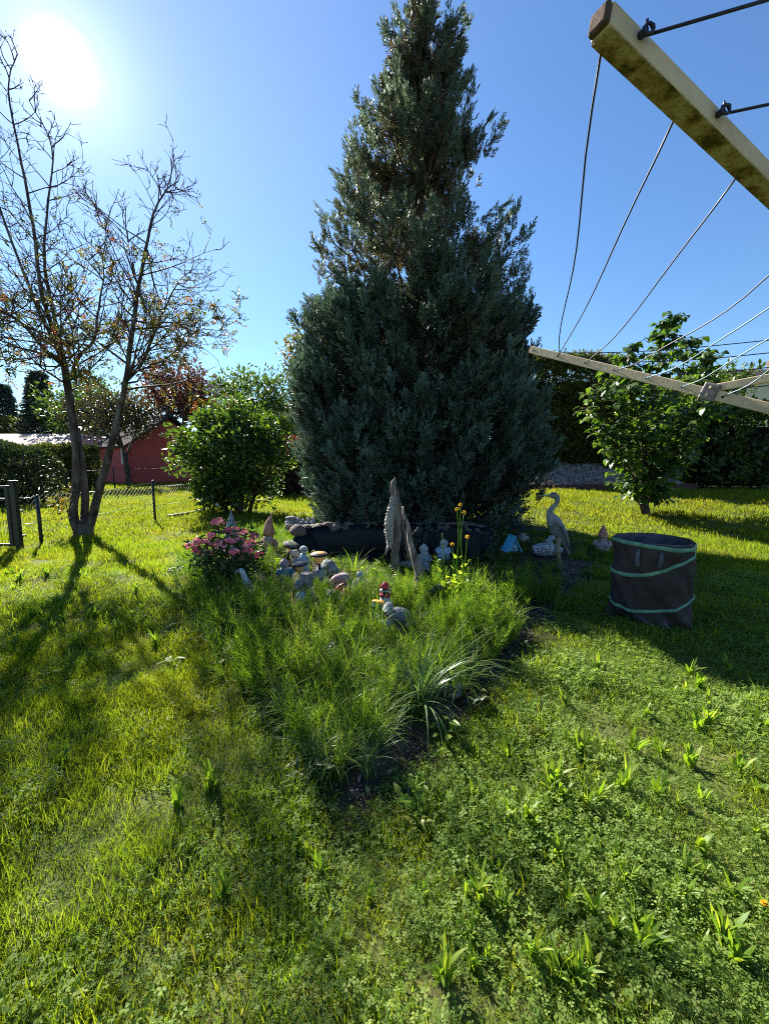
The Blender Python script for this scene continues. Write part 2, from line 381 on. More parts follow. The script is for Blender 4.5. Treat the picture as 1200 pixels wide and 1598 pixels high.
M['brownwall'] = mat('brownwall', (.11, .055, .045), (.08, .04, .035), 3, .85, .3)
M['whitepaint'] = mat('whitepaint', (.78, .78, .76), (.66, .66, .65), 5, .5, .45)
M['render'] = mat('render', (.58, .54, .40), (.5, .46, .35), 3, .9, .3)
M['renderblue'] = mat('renderblue', (.36, .42, .50), (.3, .36, .44), 3, .9, .3)
M['chimney'] = mat('chimney', (.22, .085, .06), (.15, .06, .045), 8, .9, .3)
M['glass'] = mat('glass', (.03, .035, .04), (.02, .025, .03), 2, .05, .8)
M['pane'] = mat('pane', (.75, .78, .80), (.6, .63, .66), 2, .2, .6)
M['edging'] = mat('edging', (.33, .29, .235), (.19, .16, .13), 10, .9, .3, .6, 30)
M['rededge'] = mat('rededge', (.12, .05, .045), (.07, .03, .03), 6, .9, .3, .6, 20)
M['gravel'] = mat('gravel', (.23, .185, .165), (.12, .095, .085), 4, .95, .1, .3, 20, c3=(.31, .26, .235), coord='World')
M['pebble'] = mat('pebble', (.30, .27, .24), (.12, .10, .09), 30, .85, .3, c3=(.52, .50, .47), coord='World')
M['liner'] = mat('liner', (.005, .005, .006), (.003, .003, .004), 4, .45, .25, .3, 12)
M['lily'] = mat('lily', (.13, .21, .06), (.08, .14, .04), 10, .3, .5)
m_, t_, o_ = nodes_of('water'); p_ = t_.nodes.new('ShaderNodeBsdfPrincipled')
p_.inputs['Base Color'].default_value = (.006, .008, .007, 1); p_.inputs['Roughness'].default_value = .04; p_.inputs['Specular IOR Level'].default_value = .5
b_ = t_.nodes.new('ShaderNodeBump'); b_.inputs['Strength'].default_value = .05; b_.inputs['Distance'].default_value = .02
t_.links.new(tnoise(t_, 9, 2, .5), b_.inputs['Height']); t_.links.new(b_.outputs[0], p_.inputs['Normal']); t_.links.new(p_.outputs[0], o_.inputs[0])
M['water'] = m_

# ------------------------------------------------------------------ ground, bed, pond outline
BED = [tuple(G(*p)[:2]) for p in [(262, 905), (300, 965), (325, 1030), (385, 1095), (450, 1185), (505, 1275), (560, 1302), (640, 1255), (715, 1165),
       (795, 1080), (865, 985), (930, 915), (965, 872), (905, 838), (830, 822), (470, 822), (405, 832), (310, 850)]]
def bed_dist(x, y):
    x = np.asarray(x, float); y = np.asarray(y, float); d = np.full(x.shape, 1e9)
    for i in range(len(BED)):
        a = np.array(BED[i]); b = np.array(BED[(i + 1) % len(BED)]); ab = b - a
        t = np.clip(((x - a[0]) * ab[0] + (y - a[1]) * ab[1]) / (ab @ ab), 0, 1)
        d = np.minimum(d, np.hypot(x - a[0] - t * ab[0], y - a[1] - t * ab[1]))
    return np.where(inpoly(x, y, BED), d, -d)
PC, PR = np.array([0.17, 5.78]), np.array([1.25, 0.52])
def in_pond(x, y, g=1.0): return ((x - PC[0]) / PR[0]) ** 2 + ((y - PC[1]) / PR[1]) ** 2 < g * g
def bz(x, y):                                # height of the soil in the bed
    d = bed_dist(x, y) + .05 * n2(x, y, 5)
    return gz(x, y) + .006 + .07 * sstep(.05, .6, d) + .012 * n2(x, y, 9, 4) * sstep(0, .3, d)

gx = np.unique(np.concatenate([np.arange(-10, 10.01, .125), np.linspace(10, 40, 25), -np.linspace(10, 40, 25), [60, 100, 200, 500, 900, -60, -100, -200, -500, -900]]))
gy = np.unique(np.concatenate([np.arange(-1, 12.01, .125), np.linspace(12, 45, 40), [60, 90, 150, 300, 600, 1200], [-2, -5, -12, -30, -80]]))
X, Y = np.meshgrid(gx, gy); Z = gz(X, Y)
Z = np.where(in_pond(X, Y, 1.0), Z - .25, Z)
V = np.stack([X, Y, Z], -1).reshape(-1, 3); nx, ny = len(gx), len(gy)
i = np.arange((ny - 1) * (nx - 1)); r_, c_ = i // (nx - 1), i % (nx - 1); q = r_ * nx + c_
ground = link_mesh('ground', np_mesh('ground', V, np.stack([q, q + 1, q + nx + 1, q + nx], 1), smooth=True), M['turf'])
put(ground, 'garden lawn ground stretching to the far hedges', 'lawn', kind='structure')

st = .035; gx = np.arange(-3, 4.2, st); gy = np.arange(1.2, 8.4, st); X, Y = np.meshgrid(gx, gy); nx, ny = len(gx), len(gy)
V = np.stack([X, Y, bz(X, Y)], -1).reshape(-1, 3)
cx, cy = X[:-1, :-1] + st / 2, Y[:-1, :-1] + st / 2
ok = (bed_dist(cx, cy) + .09 * n2(cx, cy, 6) > 0) & ~in_pond(cx, cy, .97)
r_, c_ = np.nonzero(ok); q = r_ * nx + c_
Fq = np.stack([q, q + 1, q + nx + 1, q + nx], 1); used, inv = np.unique(Fq, return_inverse=True)
soil = link_mesh('soil', np_mesh('soil', V[used], inv.reshape(-1, 4), smooth=True), M['soil'])
put(soil, 'dark crumbly soil of the overgrown flower bed', 'soil', kind='structure')

# ------------------------------------------------------------------ leaf shapes
def leaf_proto(w=.5, fold=.12, droop=.18):
    v = [(0, 0, 0), (-w / 2, fold, .38), (0, 0, .36), (w / 2, fold, .38), (-w * .32, fold * .5 - droop * .5, .72), (0, -droop * .45, .72), (w * .32, fold * .5 - droop * .5, .72), (0, -droop, 1)]
    f = [(0, 2, 1), (0, 3, 2), (1, 2, 5), (1, 5, 4), (2, 3, 6), (2, 6, 5), (4, 5, 7), (5, 6, 7)]
    return np.array(v, float), np.array(f)
LEAF = leaf_proto(); LEAF_W = leaf_proto(.72, .08, .3); LEAF_N = leaf_proto(.3, .06, .25)
LEAF4 = (np.array([(0, 0, 0), (-.24, .06, .45), (0, -.02, .45), (.24, .06, .45), (0, -.12, 1)], float), np.array([(0, 2, 1), (0, 3, 2), (1, 2, 4), (2, 3, 4)]))
def spray_proto(n=14, seed=0, wide=.055, spread=.75):
    r = np.random.default_rng(seed); v = [(-.03, 0, 0), (.03, 0, 0), (0, 0, .95)]; f = [(0, 1, 2)]
    for k in range(n):
        t = .04 + .82 * k / n; a = r.uniform(-.5, .5) + (math.pi if k % 2 else 0); an = spread * r.uniform(.7, 1.15) * (1 - .35 * t)
        L = (.52 - .36 * t) * r.uniform(.75, 1.2)
        d = np.array([math.cos(a) * math.sin(an), math.sin(a) * math.sin(an), math.cos(an)]); s = np.cross(d, r.normal(size=3)); s /= np.linalg.norm(s)
        b = np.array([0, 0, t]); i0 = len(v)
        v += [tuple(b), tuple(b + d * L * .5 + s * wide), tuple(b + d * L), tuple(b + d * L * .5 - s * wide)]
        f += [(i0, i0 + 1, i0 + 2), (i0, i0 + 2, i0 + 3)]
    return np.array(v), np.array(f)
def merge(parts):
    V, Fc, R_ = [], [], []; o = 0
    for v, f, r in parts: V.append(v); Fc.append(f + o); R_.append(r); o += len(v)
    return np.concatenate(V), np.concatenate(Fc), np.concatenate(R_)
def foliage(name, centres, radii, n_each, proto, size, m, parent, base=(0, 0, 0), out=.7, up=.2, rb=(0, 1), face_up=0.0, squash=1.0):
    C = np.repeat(np.asarray(centres, float), n_each, 0); R_ = np.repeat(np.asarray(radii, float), n_each); n = len(C)
    u = unit(n); rad = R_ * rng.uniform(.12, 1, n) ** .5; P = C + u * rad[:, None] * [1, 1, squash]
    d = u * out + unit(n) * .75 + [0, 0, up]
    upv = unit(n) if face_up == 0 else unit(n) * (1 - face_up) + [0, 0, face_up]
    s = size * rng.uniform(.65, 1.25, n)
    r = np.clip(rng.normal(.5, .2, n) * (rb[1] - rb[0]) + rb[0], 0, 1)
    V, Fc, rr = bake(*proto, frames(d, np.cross(d, np.cross(upv, d)) if False else upv), P - np.array(base), s, r)
    return link_mesh(name, np_mesh(name, V, Fc, rr), m, parent)
def blob_centres(c, r, n, inner=.55, flat_bottom=True):
    u = unit(n); P = np.array(c) + u * np.array(r) * rng.uniform(inner, 1.0, (n, 1))
    return P
def simple_tree(name, label, cat, base, crown_c, crown_r, nclump, clump_r, nleaf, proto, lsize, m, trunk_r=.1, nlimb=6, group=None, inner=.3, up=.2):
    t = thing(name, label, cat, tuple(base), group=group); b = Vector(base)
    top = Vector(crown_c) - b; mb = MB()
    mb.tube(spline([(0, 0, -.1), (top.x * .2, top.y * .2, top.z * .4), (top.x, top.y, top.z)], 4), [trunk_r * (1.15 - .9 * k / 8) for k in range(9)], 7)
    C = blob_centres(crown_c, crown_r, nclump, inner)
    tr = mb.lump(trunk_r * .3, 3).build('trunk', M['bark'], t)
    lm = MB()
    for k in range(nlimb):
        e = Vector(C[k]) - b; s = Vector((top.x, top.y, top.z)) * random.uniform(.35, .8)
        lm.tube(spline([s, (s + e) / 2 + Vector((0, 0, .1)), e], 3), [trunk_r * .45, trunk_r * .4, trunk_r * .35, trunk_r * .28, trunk_r * .22, trunk_r * .15, trunk_r * .1], 5)
    if nlimb: lm.build('limbs', M['bark'], t)
    foliage('crown', C, clump_r * rng.uniform(.7, 1.3, nclump), nleaf, proto, lsize, m, t, base, up=up)
    return t

# ------------------------------------------------------------------ the blue-green conifer
CB = np.array([0.62, 8.3, 0.0])
prof_px = [(-60, 10), (-30, 26), (0, 46), (40, 56), (80, 68), (120, 76), (170, 80), (230, 98), (270, 112), (320, 122), (350, 134), (400, 154), (460, 172), (550, 182), (620, 185), (690, 187), (740, 180), (780, 168), (810, 150), (835, 128), (855, 100)]
zs, rs = [], []
for py, hw in prof_px:
    p = A(600, py, CB[1]); depth = (p - np.array([0, 0, H])) @ _F; zs.append(p[2]); rs.append(hw / F * depth * .95)
zs, rs = np.array(zs[::-1]), np.array(rs[::-1])
def conR(z): return np.interp(z, zs, rs)
conifer = thing('conifer_tree', 'tall blue-green conifer with dense skirt behind the pond', 'tree', tuple(CB))
MB().tube([(0, 0, -.2), (.05, 0, 3), (0, .05, 6), (.03, 0, 9), (0, 0, 10.6)], [.3, .24, .17, .08, .02], 10).lump(.05, 2).build('trunk', M['conbark'], conifer)
ZT = zs.max()
def plumes(n, zlo, zhi, ulo, uhi, nsp, plen, prad, slen, climb, seed, boughs=0, sig=(.2, .2), reach=None):
    z = rng.uniform(zlo, zhi, n * 4); keep = rng.uniform(0, 1, n * 4) < (conR(z) / rs.max()) * .9 + .08; z = z[keep][:n]; n = len(z)
    ph = rng.uniform(0, 2 * math.pi, n)
    if boughs:
        bz_, bp_ = z[:boughs], rng.uniform(0, 2 * math.pi, boughs); k = rng.integers(0, boughs, n)
        z = np.clip(bz_[k] + rng.normal(0, sig[0], n), zlo, zhi); ph = bp_[k] + rng.normal(0, sig[1], n) * np.clip(1.4 / (conR(z) + .3), .6, 2.2)
    u = ulo + (uhi - ulo) * rng.uniform(0, 1, n) ** .7
    if boughs and reach is not None: u = rng.uniform(*reach, boughs)[k] * (.5 + .5 * rng.uniform(0, 1, n) ** .6)
    lob = 1 + .07 * np.sin(3 * ph + 1.3 * z) + .05 * np.sin(7 * ph - 2.1 * z)
    r = conR(z) * u * lob; tip = np.stack([r * np.cos(ph), r * np.sin(ph), z], 1)
    radial = np.stack([np.cos(ph), np.sin(ph), 0 * ph], 1)
    ax = radial * rng.uniform(.35, .9, (n, 1)) + np.array([0, 0, 1]) * (climb * rng.uniform(.7, 1.3, (n, 1))) + rng.normal(0, .16, (n, 3))
    ax /= np.linalg.norm(ax, axis=1, keepdims=True)
    L = plen * rng.uniform(.7, 1.35, n)
    s = rng.uniform(0, 1, (n, nsp)) ** .8
    az = rng.uniform(0, 6.283, (n, nsp)); M0 = frames(ax)
    off = (np.cos(az)[..., None] * M0[:, None, :, 0] + np.sin(az)[..., None] * M0[:, None, :, 1])
    w = prad * (1 - s * .85) * rng.uniform(.3, 1, (n, nsp))
    P = tip[:, None] + ax[:, None] * ((s - 1) * L[:, None])[..., None] + off * w[..., None]
    d = ax[:, None] + off * (.75 * (1 - .5 * s))[..., None] + rng.normal(0, .16, (n, nsp, 3)) + [0, 0, .18]
    sz = slen * rng.uniform(.7, 1.3, (n, nsp)) * (1.05 - .25 * s)
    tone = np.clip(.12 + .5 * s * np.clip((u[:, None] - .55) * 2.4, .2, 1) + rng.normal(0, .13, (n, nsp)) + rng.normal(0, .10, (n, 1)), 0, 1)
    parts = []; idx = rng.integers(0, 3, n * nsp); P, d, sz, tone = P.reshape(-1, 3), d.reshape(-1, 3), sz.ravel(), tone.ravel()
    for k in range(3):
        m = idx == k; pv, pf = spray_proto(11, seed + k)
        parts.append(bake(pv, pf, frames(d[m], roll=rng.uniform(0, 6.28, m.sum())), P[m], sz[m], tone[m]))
    twigs = (tip, ax, L, radial)
    return merge(parts), twigs
def con_part(name, args, m):
    allp = []; mb = MB()
    for a in args:
        p, (tip, ax, L, radial) = plumes(*a); allp.append(p)
        for k in range(0, len(tip), 6):
            b = tip[k] - ax[k] * L[k] * .75; rr = math.hypot(b[0], b[1]); root = np.array([0, 0, max(.2, b[2] - .45 * rr)])
            mb.tube([root, root * .45 + b * .55 + [0, 0, -.06 * rr], b, tip[k] - ax[k] * L[k] * .2], [.03, .02, .012, .004], 4)
    V, Fc, rr = merge(allp)
    link_mesh(name, np_mesh(name, V, Fc, rr), m, conifer); mb.build('limbs', M['conbark'], conifer)['kind'] = 'stuff'
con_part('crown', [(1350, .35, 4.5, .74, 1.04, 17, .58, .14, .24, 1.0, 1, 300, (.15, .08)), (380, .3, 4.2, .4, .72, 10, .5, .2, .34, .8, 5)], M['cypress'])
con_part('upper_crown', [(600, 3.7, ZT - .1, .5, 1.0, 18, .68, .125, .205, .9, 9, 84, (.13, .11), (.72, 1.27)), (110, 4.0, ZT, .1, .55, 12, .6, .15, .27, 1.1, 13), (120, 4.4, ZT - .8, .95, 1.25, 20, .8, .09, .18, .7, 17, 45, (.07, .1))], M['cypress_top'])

# ------------------------------------------------------------------ rowan on the left, half bare
RB = G(131, 838); RD = RB[1]
rowan = thing('rowan_tree', 'half-bare rowan with several stems and red berries beside the gate', 'tree', tuple(RB))
def pth(pts): return [tuple(A(x, y, RD + dy) - RB) for x, y, dy in pts]
wood, twig = MB(), MB(); ends = []
def wig(p0, d, L, n, up, wob):
    P = [Vector(p0)]; d = Vector(d).normalized()
    for k in range(n):
        d = (d + Vector((random.gauss(0, wob), random.gauss(0, wob), random.gauss(0, wob) + up / n))).normalized(); P.append(P[-1] + d * (L / n))
    return P, d
def grow(p0, d, L, r, lev):
    n = 6 if lev < 2 else 4
    P, dd_ = wig(p0, d, L, n, .45 if lev < 2 else .3, .12 if lev < 2 else .2)
    (wood if lev == 0 else twig).tube(P, [max(.0034, r * (1 - .75 * k / n)) for k in range(n + 1)], 5 if lev < 1 else 4)
    if lev >= 1:
        for k in range(1, n + 1): ends.append((P[k], (P[k] - P[k - 1]).normalized(), lev))
    if lev < 3:
        nc = (6, 4, 2 if p0[2] < 3.0 or random.random() < .55 else 1)[lev]
        for k in range(nc):
            s = random.uniform(.25, 1.0); i = min(n - 1, int(s * n)); q = P[i].lerp(P[i + 1], s * n - i)
            t = (P[i + 1] - P[i]).normalized(); o = Vector((random.gauss(0, 1), random.gauss(0, 1), random.gauss(0, .6))); o = (o - t * o.dot(t)).normalized()
            grow(q, t * random.uniform(.5, .9) + o * random.uniform(.5, .9), L * random.uniform(.3, .55), max(.0055, r * .55), lev + 1)
STEMS = [([(127, 840, 0), (115, 805, -.05), (119, 760, 0), (118, 700, 0), (110, 640, .05), (98, 560, .1), (82, 510, .1), (64, 447, .05), (52, 350, 0), (34, 253, 0), (14, 140, -.1), (28, 85, -.1)], .085),
         ([(131, 838, .05), (133, 780, .1), (131, 735, .1), (122, 680, .15), (114, 640, .2), (104, 575, .3), (80, 470, .4), (70, 400, .45), (76, 313, .5), (82, 230, .5), (46, 157, .4)], .075),
         ([(136, 839, 0), (149, 790, 0), (164, 735, -.05), (178, 680, -.1), (190, 630, -.1), (198, 585, -.15), (208, 513, -.2), (217, 447, -.2), (230, 380, -.2), (240, 335, -.2), (257, 300, -.15), (275, 285, -.1)], .082),
         ([(198, 592, -.15), (220, 570, .05), (240, 523, .2), (257, 483, .3), (277, 443, .35), (300, 420, .4)], .045),
         ([(112, 590, .1), (123, 557, -.1), (147, 530, -.3), (157, 463, -.4), (163, 430, -.45), (157, 385, -.5)], .04),
         ([(100, 570, .1), (70, 545, -.2), (30, 500, -.5), (-20, 470, -.7), (-60, 400, -.8)], .045),
         ([(98, 560, .1), (60, 480, .6), (20, 380, .9), (-15, 280, 1.1), (-40, 200, 1.2)], .045)]
for si, (pts, r0) in enumerate(STEMS):
    P = spline(pth(pts), 4); n = len(P)
    wood.tube(P, [max(.008, r0 * (1 - .93 * (k / (n - 1)) ** .8)) for k in range(n)], 9)
    for k in range(n):
        z = P[k][2] + RB[2]
        if z < 2.6: continue
        t = Vector(P[min(k + 1, n - 1)]) - Vector(P[max(k - 1, 0)]); t.normalize()
        for rep in range(1 if random.random() < .8 else 2):
            o = Vector((random.gauss(.15, 1), random.gauss(0, 1), random.gauss(0, .35))); o = (o - t * o.dot(t)).normalized()
            hf = (z - 2.4) / 5.5
            low = max(0, 1 - hf * 1.6)
            L = random.uniform(.8, 1.5) * (1.1 - .5 * hf) * (1 - .55 * max(0, k / n - .7) / .3)
            grow(P[k], t * random.uniform(.35, .8) * (1 - .5 * low) + o * .9, L, max(.010, r0 * (1 - .9 * k / n) * .4), 1)
for q in [(205, 500), (215, 560), (190, 600), (120, 600), (230, 390), (150, 520), (100, 540), (240, 500)]:
    p = A(q[0], q[1], RD) - RB; grow(p, Vector((random.uniform(-.3, 1), random.uniform(-.6, .6), random.uniform(-.1, .5))), random.uniform(1.2, 1.7), .018, 0)
wood.tube([(0, 0, -.1), (0, .02, .06), (0, .02, .2), (.0, .03, .34)], [.2, .165, .14, .06], 12)
wood.lump(.014, 6).build('trunk', M['bark'], rowan)
twig.build('twigs', M['twig'], rowan)
# compound leaves and berries on the lower and middle twigs
sel = []
for p, d, lev in ends:
    z = p.z + RB[2]; pr = float(np.interp(z, [1.9, 2.4, 3.3, 3.9, 4.5, 5.4, 6.0], [.8, .95, .85, .6, .2, .04, 0]))
    gate = float(n2(p.x * 1.0 + p.y * .6, p.z + p.y * .5, 3.2, 27))
    if gate > -.02 and random.random() < pr * .72: sel.append((p, d))
LP, LD = np.array([p for p, d in sel]), np.array([d for p, d in sel])
n = len(LP); parts = []
rach = LD * .5 + unit(n) * .75 + [0, 0, -.3]; rach /= np.linalg.norm(rach, axis=1, keepdims=True); rl = rng.uniform(.12, .2, (n, 1))
side = np.cross(rach, unit(n)); side /= np.linalg.norm(side, axis=1, keepdims=True); tone = np.clip(rng.normal(.46, .26, n), 0, 1)
for k in range(9):                           # paired leaflets along each leaf stalk
    sg = 0 if k == 8 else (1 if k % 2 else -1); pos = LP + rach * rl * (.25 + .19 * (k // 2))
    parts.append(bake(*LEAF4, frames(rach * .55 + side * sg + unit(n) * .25, unit(n)), pos, rng.uniform(.04, .065, n), np.clip(tone + rng.normal(0, .08, n), 0, 1)))
V, Fc, rr = merge(parts); link_mesh('crown', np_mesh('crown', V, Fc, rr), M['rowan'], rowan)
bs = rng.choice(n, min(n, 110), replace=False); bpos = []
for j in bs:
    for _ in range(14): bpos.append(LP[j] + [0, 0, -.06] + rng.normal(0, .03, 3))
bpos = np.array(bpos); octv = np.array([(1, 0, 0), (-1, 0, 0), (0, 1, 0), (0, -1, 0), (0, 0, 1), (0, 0, -1)], float)
octf = np.array([(0, 2, 4), (2, 1, 4), (1, 3, 4), (3, 0, 4), (2, 0, 5), (1, 2, 5), (3, 1, 5), (0, 3, 5)])
V, Fc, rr = bake(octv, octf, np.tile(np.eye(3), (len(bpos), 1, 1)), bpos, np.full(len(bpos), .011)); link_mesh('berries', np_mesh('berries', V, Fc), M['berry'], rowan)
# leafy shoot at the foot
cs = [A(x, y, RD - .1) for x, y in [(105, 790), (98, 775), (110, 765), (100, 800), (92, 790)]]
foliage('basal_shoot', cs, [.13] * 5, 34, LEAF4, .075, M['rowan'], rowan, RB, rb=(.2, 1.1))['kind'] = 'stuff'
MB().tube(spline([tuple(G(118, 838) - RB), tuple(A(108, 805, RD - .08) - RB), tuple(A(101, 775, RD - .1) - RB)], 3), [.02, .017, .014, .012, .01, .008, .004], 5).build('shoot_stem', M['bark'], rowan)

# ------------------------------------------------------------------ laurel bush
LB = G(372, 802)
laurel = thing('laurel_bush', 'rounded glossy-leaved laurel bush in front of the red shed', 'bush', tuple(LB))
mb = MB()
for dx, dy, tx, tz in [(-.25, 0, -1.0, 1.7), (-.05, .1, -.4, 2.4), (.1, -.1, .3, 2.5), (.25, .05, .9, 1.9), (-.3, .2, -.8, 1.2)]:
    mb.tube(spline([(dx, dy, -.05), (dx + tx * .2, dy, tz * .3), (tx * .7, dy * 2, tz * .7), (tx, dy * 3, tz)], 3), [.06, .055, .05, .045, .04, .035, .03, .025, .02, .01], 6)
mb.lump(.02, 4).build('trunk', M['bark'], laurel)
C = np.concatenate([blob_centres(LB + [-.05, .1, 1.75], (1.45, 1.35, 1.25), 70, .45), blob_centres(LB + [.1, .2, 2.5], (1.1, 1.0, .8), 30, .4), blob_centres(LB + [-.2, -.1, .75], (1.2, 1.1, .55), 46, .3)])
foliage('crown', C, rng.uniform(.26, .46, len(C)), 95, LEAF, .135, M['laurel'], laurel, LB, out=.6, up=.35); laurel.scale = (1.04, 1, .92)

# ------------------------------------------------------------------ big-leaved young tree on the right
TB = GT(1008, 803)
bt = thing('broadleaf_tree', 'young tree with large drooping leaves on the right lawn', 'tree', tuple(TB))
mb = MB(); sh = []
def tp(x, y, dy=0): return np.array(A(x, y, TB[1] + dy) - TB)
for pts, r0 in [([(1006, 803, 0), (1005, 770, 0), (1012, 700, .1), (1020, 620, .1), (1030, 540, 0), (1048, 482, 0)], .07), ([(1012, 803, .1), (1010, 765, .2), (1040, 690, .4), (1060, 610, .5), (1078, 520, .4)], .05),
                ([(1002, 800, -.1), (990, 750, -.3), (960, 690, -.5), (940, 640, -.5), (925, 600, -.4)], .045), ([(1008, 790, 0), (1030, 730, -.5), (1070, 680, -.8), (1100, 630, -.8)], .045),
                ([(1005, 760, 0), (1000, 680, -.6), (985, 600, -.7), (975, 530, -.5)], .045), ([(1008, 770, .1), (980, 700, .7), (960, 620, .8), (965, 550, .6)], .04), ([(1010, 760, .2), (1060, 700, .7), (1100, 600, .8), (1105, 540, .7)], .04)]:
    P = spline([tp(*p) for p in pts], 4); nn = len(P); mb.tube(P, [max(.008, r0 * (1 - .9 * k / nn)) for k in range(nn)], 6)
    for k in range(3, nn): sh.append((P[k], P[k] - P[k - 1]))
    if r0 < .06: sh += [(P[3] * [1.0, 1.0, 1.0], P[3] - P[2]), (P[4], P[4] - P[3])]
twl = MB(); LPs, LDs = [], []
for p, d in sh:
    for _ in range(8):
        o = Vector((random.gauss(0, 1), random.gauss(0, 1), random.uniform(-.25, .6))).normalized(); L = random.uniform(.25, .72)
        if p[2] > 3.0: L *= .6
        e = Vector(p) + o * L + Vector((0, 0, .08)); twl.tube([p, (Vector(p) + e) / 2 + Vector((0, 0, .04)), e], [.012, .009, .004], 4)
        for t in np.linspace(.25, 1.0, 7):
            q = np.array(Vector(p).lerp(e, t)); a = rng.uniform(0, 6.28); LPs.append(q); LDs.append([math.cos(a) * .8 + o.x * .5, math.sin(a) * .8 + o.y * .5, -.42 + .5 * o.z])
mb.build('trunk', M['bark'], bt); twl.build('twigs', M['twig'], bt)
LPs, LDs = np.array(LPs), np.array(LDs) + rng.normal(0, .2, (len(LPs), 3)); n = len(LPs)
V, Fc, rr = bake(*LEAF_W, frames(LDs, np.array([0, 0, 1]) + rng.normal(0, .25, (n, 3))) @ np.diag([1, 1, 1]), LPs, rng.uniform(.11, .21, n), np.clip(rng.normal(.5, .22, n), 0, 1))
link_mesh('crown', np_mesh('crown', V, Fc, rr), M['bigleaf'], bt); bt.scale = (.92, .95, .94)

# ------------------------------------------------------------------ hedges
def hedge(name, label, x0, x1, y0, y1, z0, z1, m, proto, lsize, nleaf, round_=.25, lump=.15, rot=0.0, centre=None, cat='hedge', stems=6, up=.4, group=None, pw=5):
    """a hedge: leaves crowding near the faces of a rounded, lumpy block"""
    cx, cy = (x0 + x1) / 2, (y0 + y1) / 2; hx, hy, hz = (x1 - x0) / 2, (y1 - y0) / 2, (z1 - z0) / 2
    t = thing(name, label, cat, (cx, cy, z0), rz=rot, group=group)
    ar = np.array([hy * hz, hy * hz, hx * hz * 1.6, hx * hz * .5, hx * hy * 1.3]); f = rng.choice(5, nleaf, p=ar / ar.sum())
    a, b = rng.uniform(-1, 1, nleaf), rng.uniform(-1, 1, nleaf)
    P = np.zeros((nleaf, 3)); N = np.zeros((nleaf, 3))
    for k, (ax, sg) in enumerate([(0, -1), (0, 1), (1, -1), (1, 1), (2, 1)]):
        m_ = f == k; o = [q for q in (0, 1, 2) if q != ax]
        P[m_, ax] = sg; P[m_, o[0]] = a[m_]; P[m_, o[1]] = b[m_]; N[m_, ax] = sg
    p4 = (np.abs(P) ** pw).sum(1) ** (1 / pw)
    P = P / (1 + round_ * (p4 - 1))[:, None]
    dims = np.array([hx, hy, hz]); P = P * dims
    dep = rng.exponential(.09, nleaf) + lump * (n2(P[:, 0] + P[:, 1], P[:, 2], 2.4, 5) + .5 * n2(P[:, 0], P[:, 2] + P[:, 1], 6, 11))
    P = P - N * dep[:, None]; P[:, 2] += hz
    P[:, 2] = np.maximum(P[:, 2], .02)
    d = N * .6 + unit(nleaf) * .8 + [0, 0, up]
    V, Fc, rr = bake(*proto, frames(d, unit(nleaf)), P, lsize * rng.uniform(.6, 1.3, nleaf), np.clip(rng.normal(.5, .22, nleaf), 0, 1))
    link_mesh('foliage', np_mesh('foliage', V, Fc, rr), m, t)
    mb = MB()
    for k in range(stems):
        x = (k + .5) / stems * 2 * hx - hx; mb.tube([(x, 0, -.1), (x + random.uniform(-.1, .1), random.uniform(-.1, .1), hz), (x + random.uniform(-.2, .2), random.uniform(-.1, .1), hz * 1.6)], [.05, .035, .015], 5)
    mb.box((0, 0, hz * .85), (hx * (1.5 if pw > 3 else 1.0), hy * (1.0 if pw > 3 else .8), hz * (1.5 if pw > 3 else 1.1))).build('stems', M['stems_light_block'], t)  # stems plus an unseen dark box added inside to block light
    return t
M['stems_light_block'] = mat('stems_and_light_block', (.03, .024, .016), (.018, .015, .010), 6, .95, .1, .8, 12)
SPRAY = spray_proto(8, 77, .07)
# right-hand hedge and thicket
hedge('conifer_hedge', 'tall dark clipped conifer hedge right of the big tree', A(790, 700, 17.6)[0], A(945, 700, 17.6)[0], 16.9, 18.6, .9, A(600, 562, 17.6)[2], M['thuja'], SPRAY, .34, 9000, .2, .14)
hedge('ivy_hedge', 'rough leafy hedge behind the big-leaved tree', A(935, 700, 16.8)[0], A(1130, 700, 16.8)[0], 16.2, 18.4, .4, A(600, 596, 16.8)[2], M['hedge'], LEAF, .2, 9000, .25, .3)
hedge('leafy_thicket', 'loose sunlit thicket at the right edge of the lawn', A(1110, 700, 15.6)[0], A(1330, 700, 15.6)[0], 14.9, 17.6, .3, A(600, 640, 15.4)[2], M['hedge'], LEAF, .2, 8000, .5, .4)
simple_tree('far_shrub', 'small leafy tree beside the yellowish house', 'tree', tuple(A(1105, 720, 24) * [1, 1, 0]), tuple(A(1105, 605, 24)), (2.2, 2, 1.1), 24, .8, 60, LEAF, .3, M['hedge'], .12)
# left-hand hedges
hedge('domed_hedge', 'domed dark green clipped hedge behind the gate', -14.4, A(80, 740, 13.4)[0], 12.0, 14.8, -.35, 1.95, M['farwood'], LEAF4, .12, 11000, 1.0, .07, pw=2.6)
hedge('low_hedge', 'square clipped hedge below the pale roof', A(58, 740, 19)[0], A(140, 740, 19)[0], 18.6, 19.8, 0, 2.0, M['thuja'], SPRAY, .26, 3500, .1, .06)
hedge('roof_hedge', 'long clipped hedge rising behind the pale roof', -38, -24.0, 35, 37, 0, A(50, 655, 35)[2], M['thuja'], SPRAY, .5, 4500, .1, .12)
hedge('copper_hedge', 'brown-leaved hedge between laurel and conifer', A(405, 740, 17)[0], A(520, 740, 17)[0], 16.6, 18.0, 0, 2.2, M['copper'], LEAF4, .16, 5000, .2, .15)
simple_tree('yellow_shrub', 'yellow-green shrub between laurel and conifer', 'bush', tuple(G(452, 757)), tuple(G(452, 757) + [0, 0, 2.4]), (1.2, 1.1, 1.7), 34, .42, 90, LEAF_N, .24, M['yellowshrub'], .06)
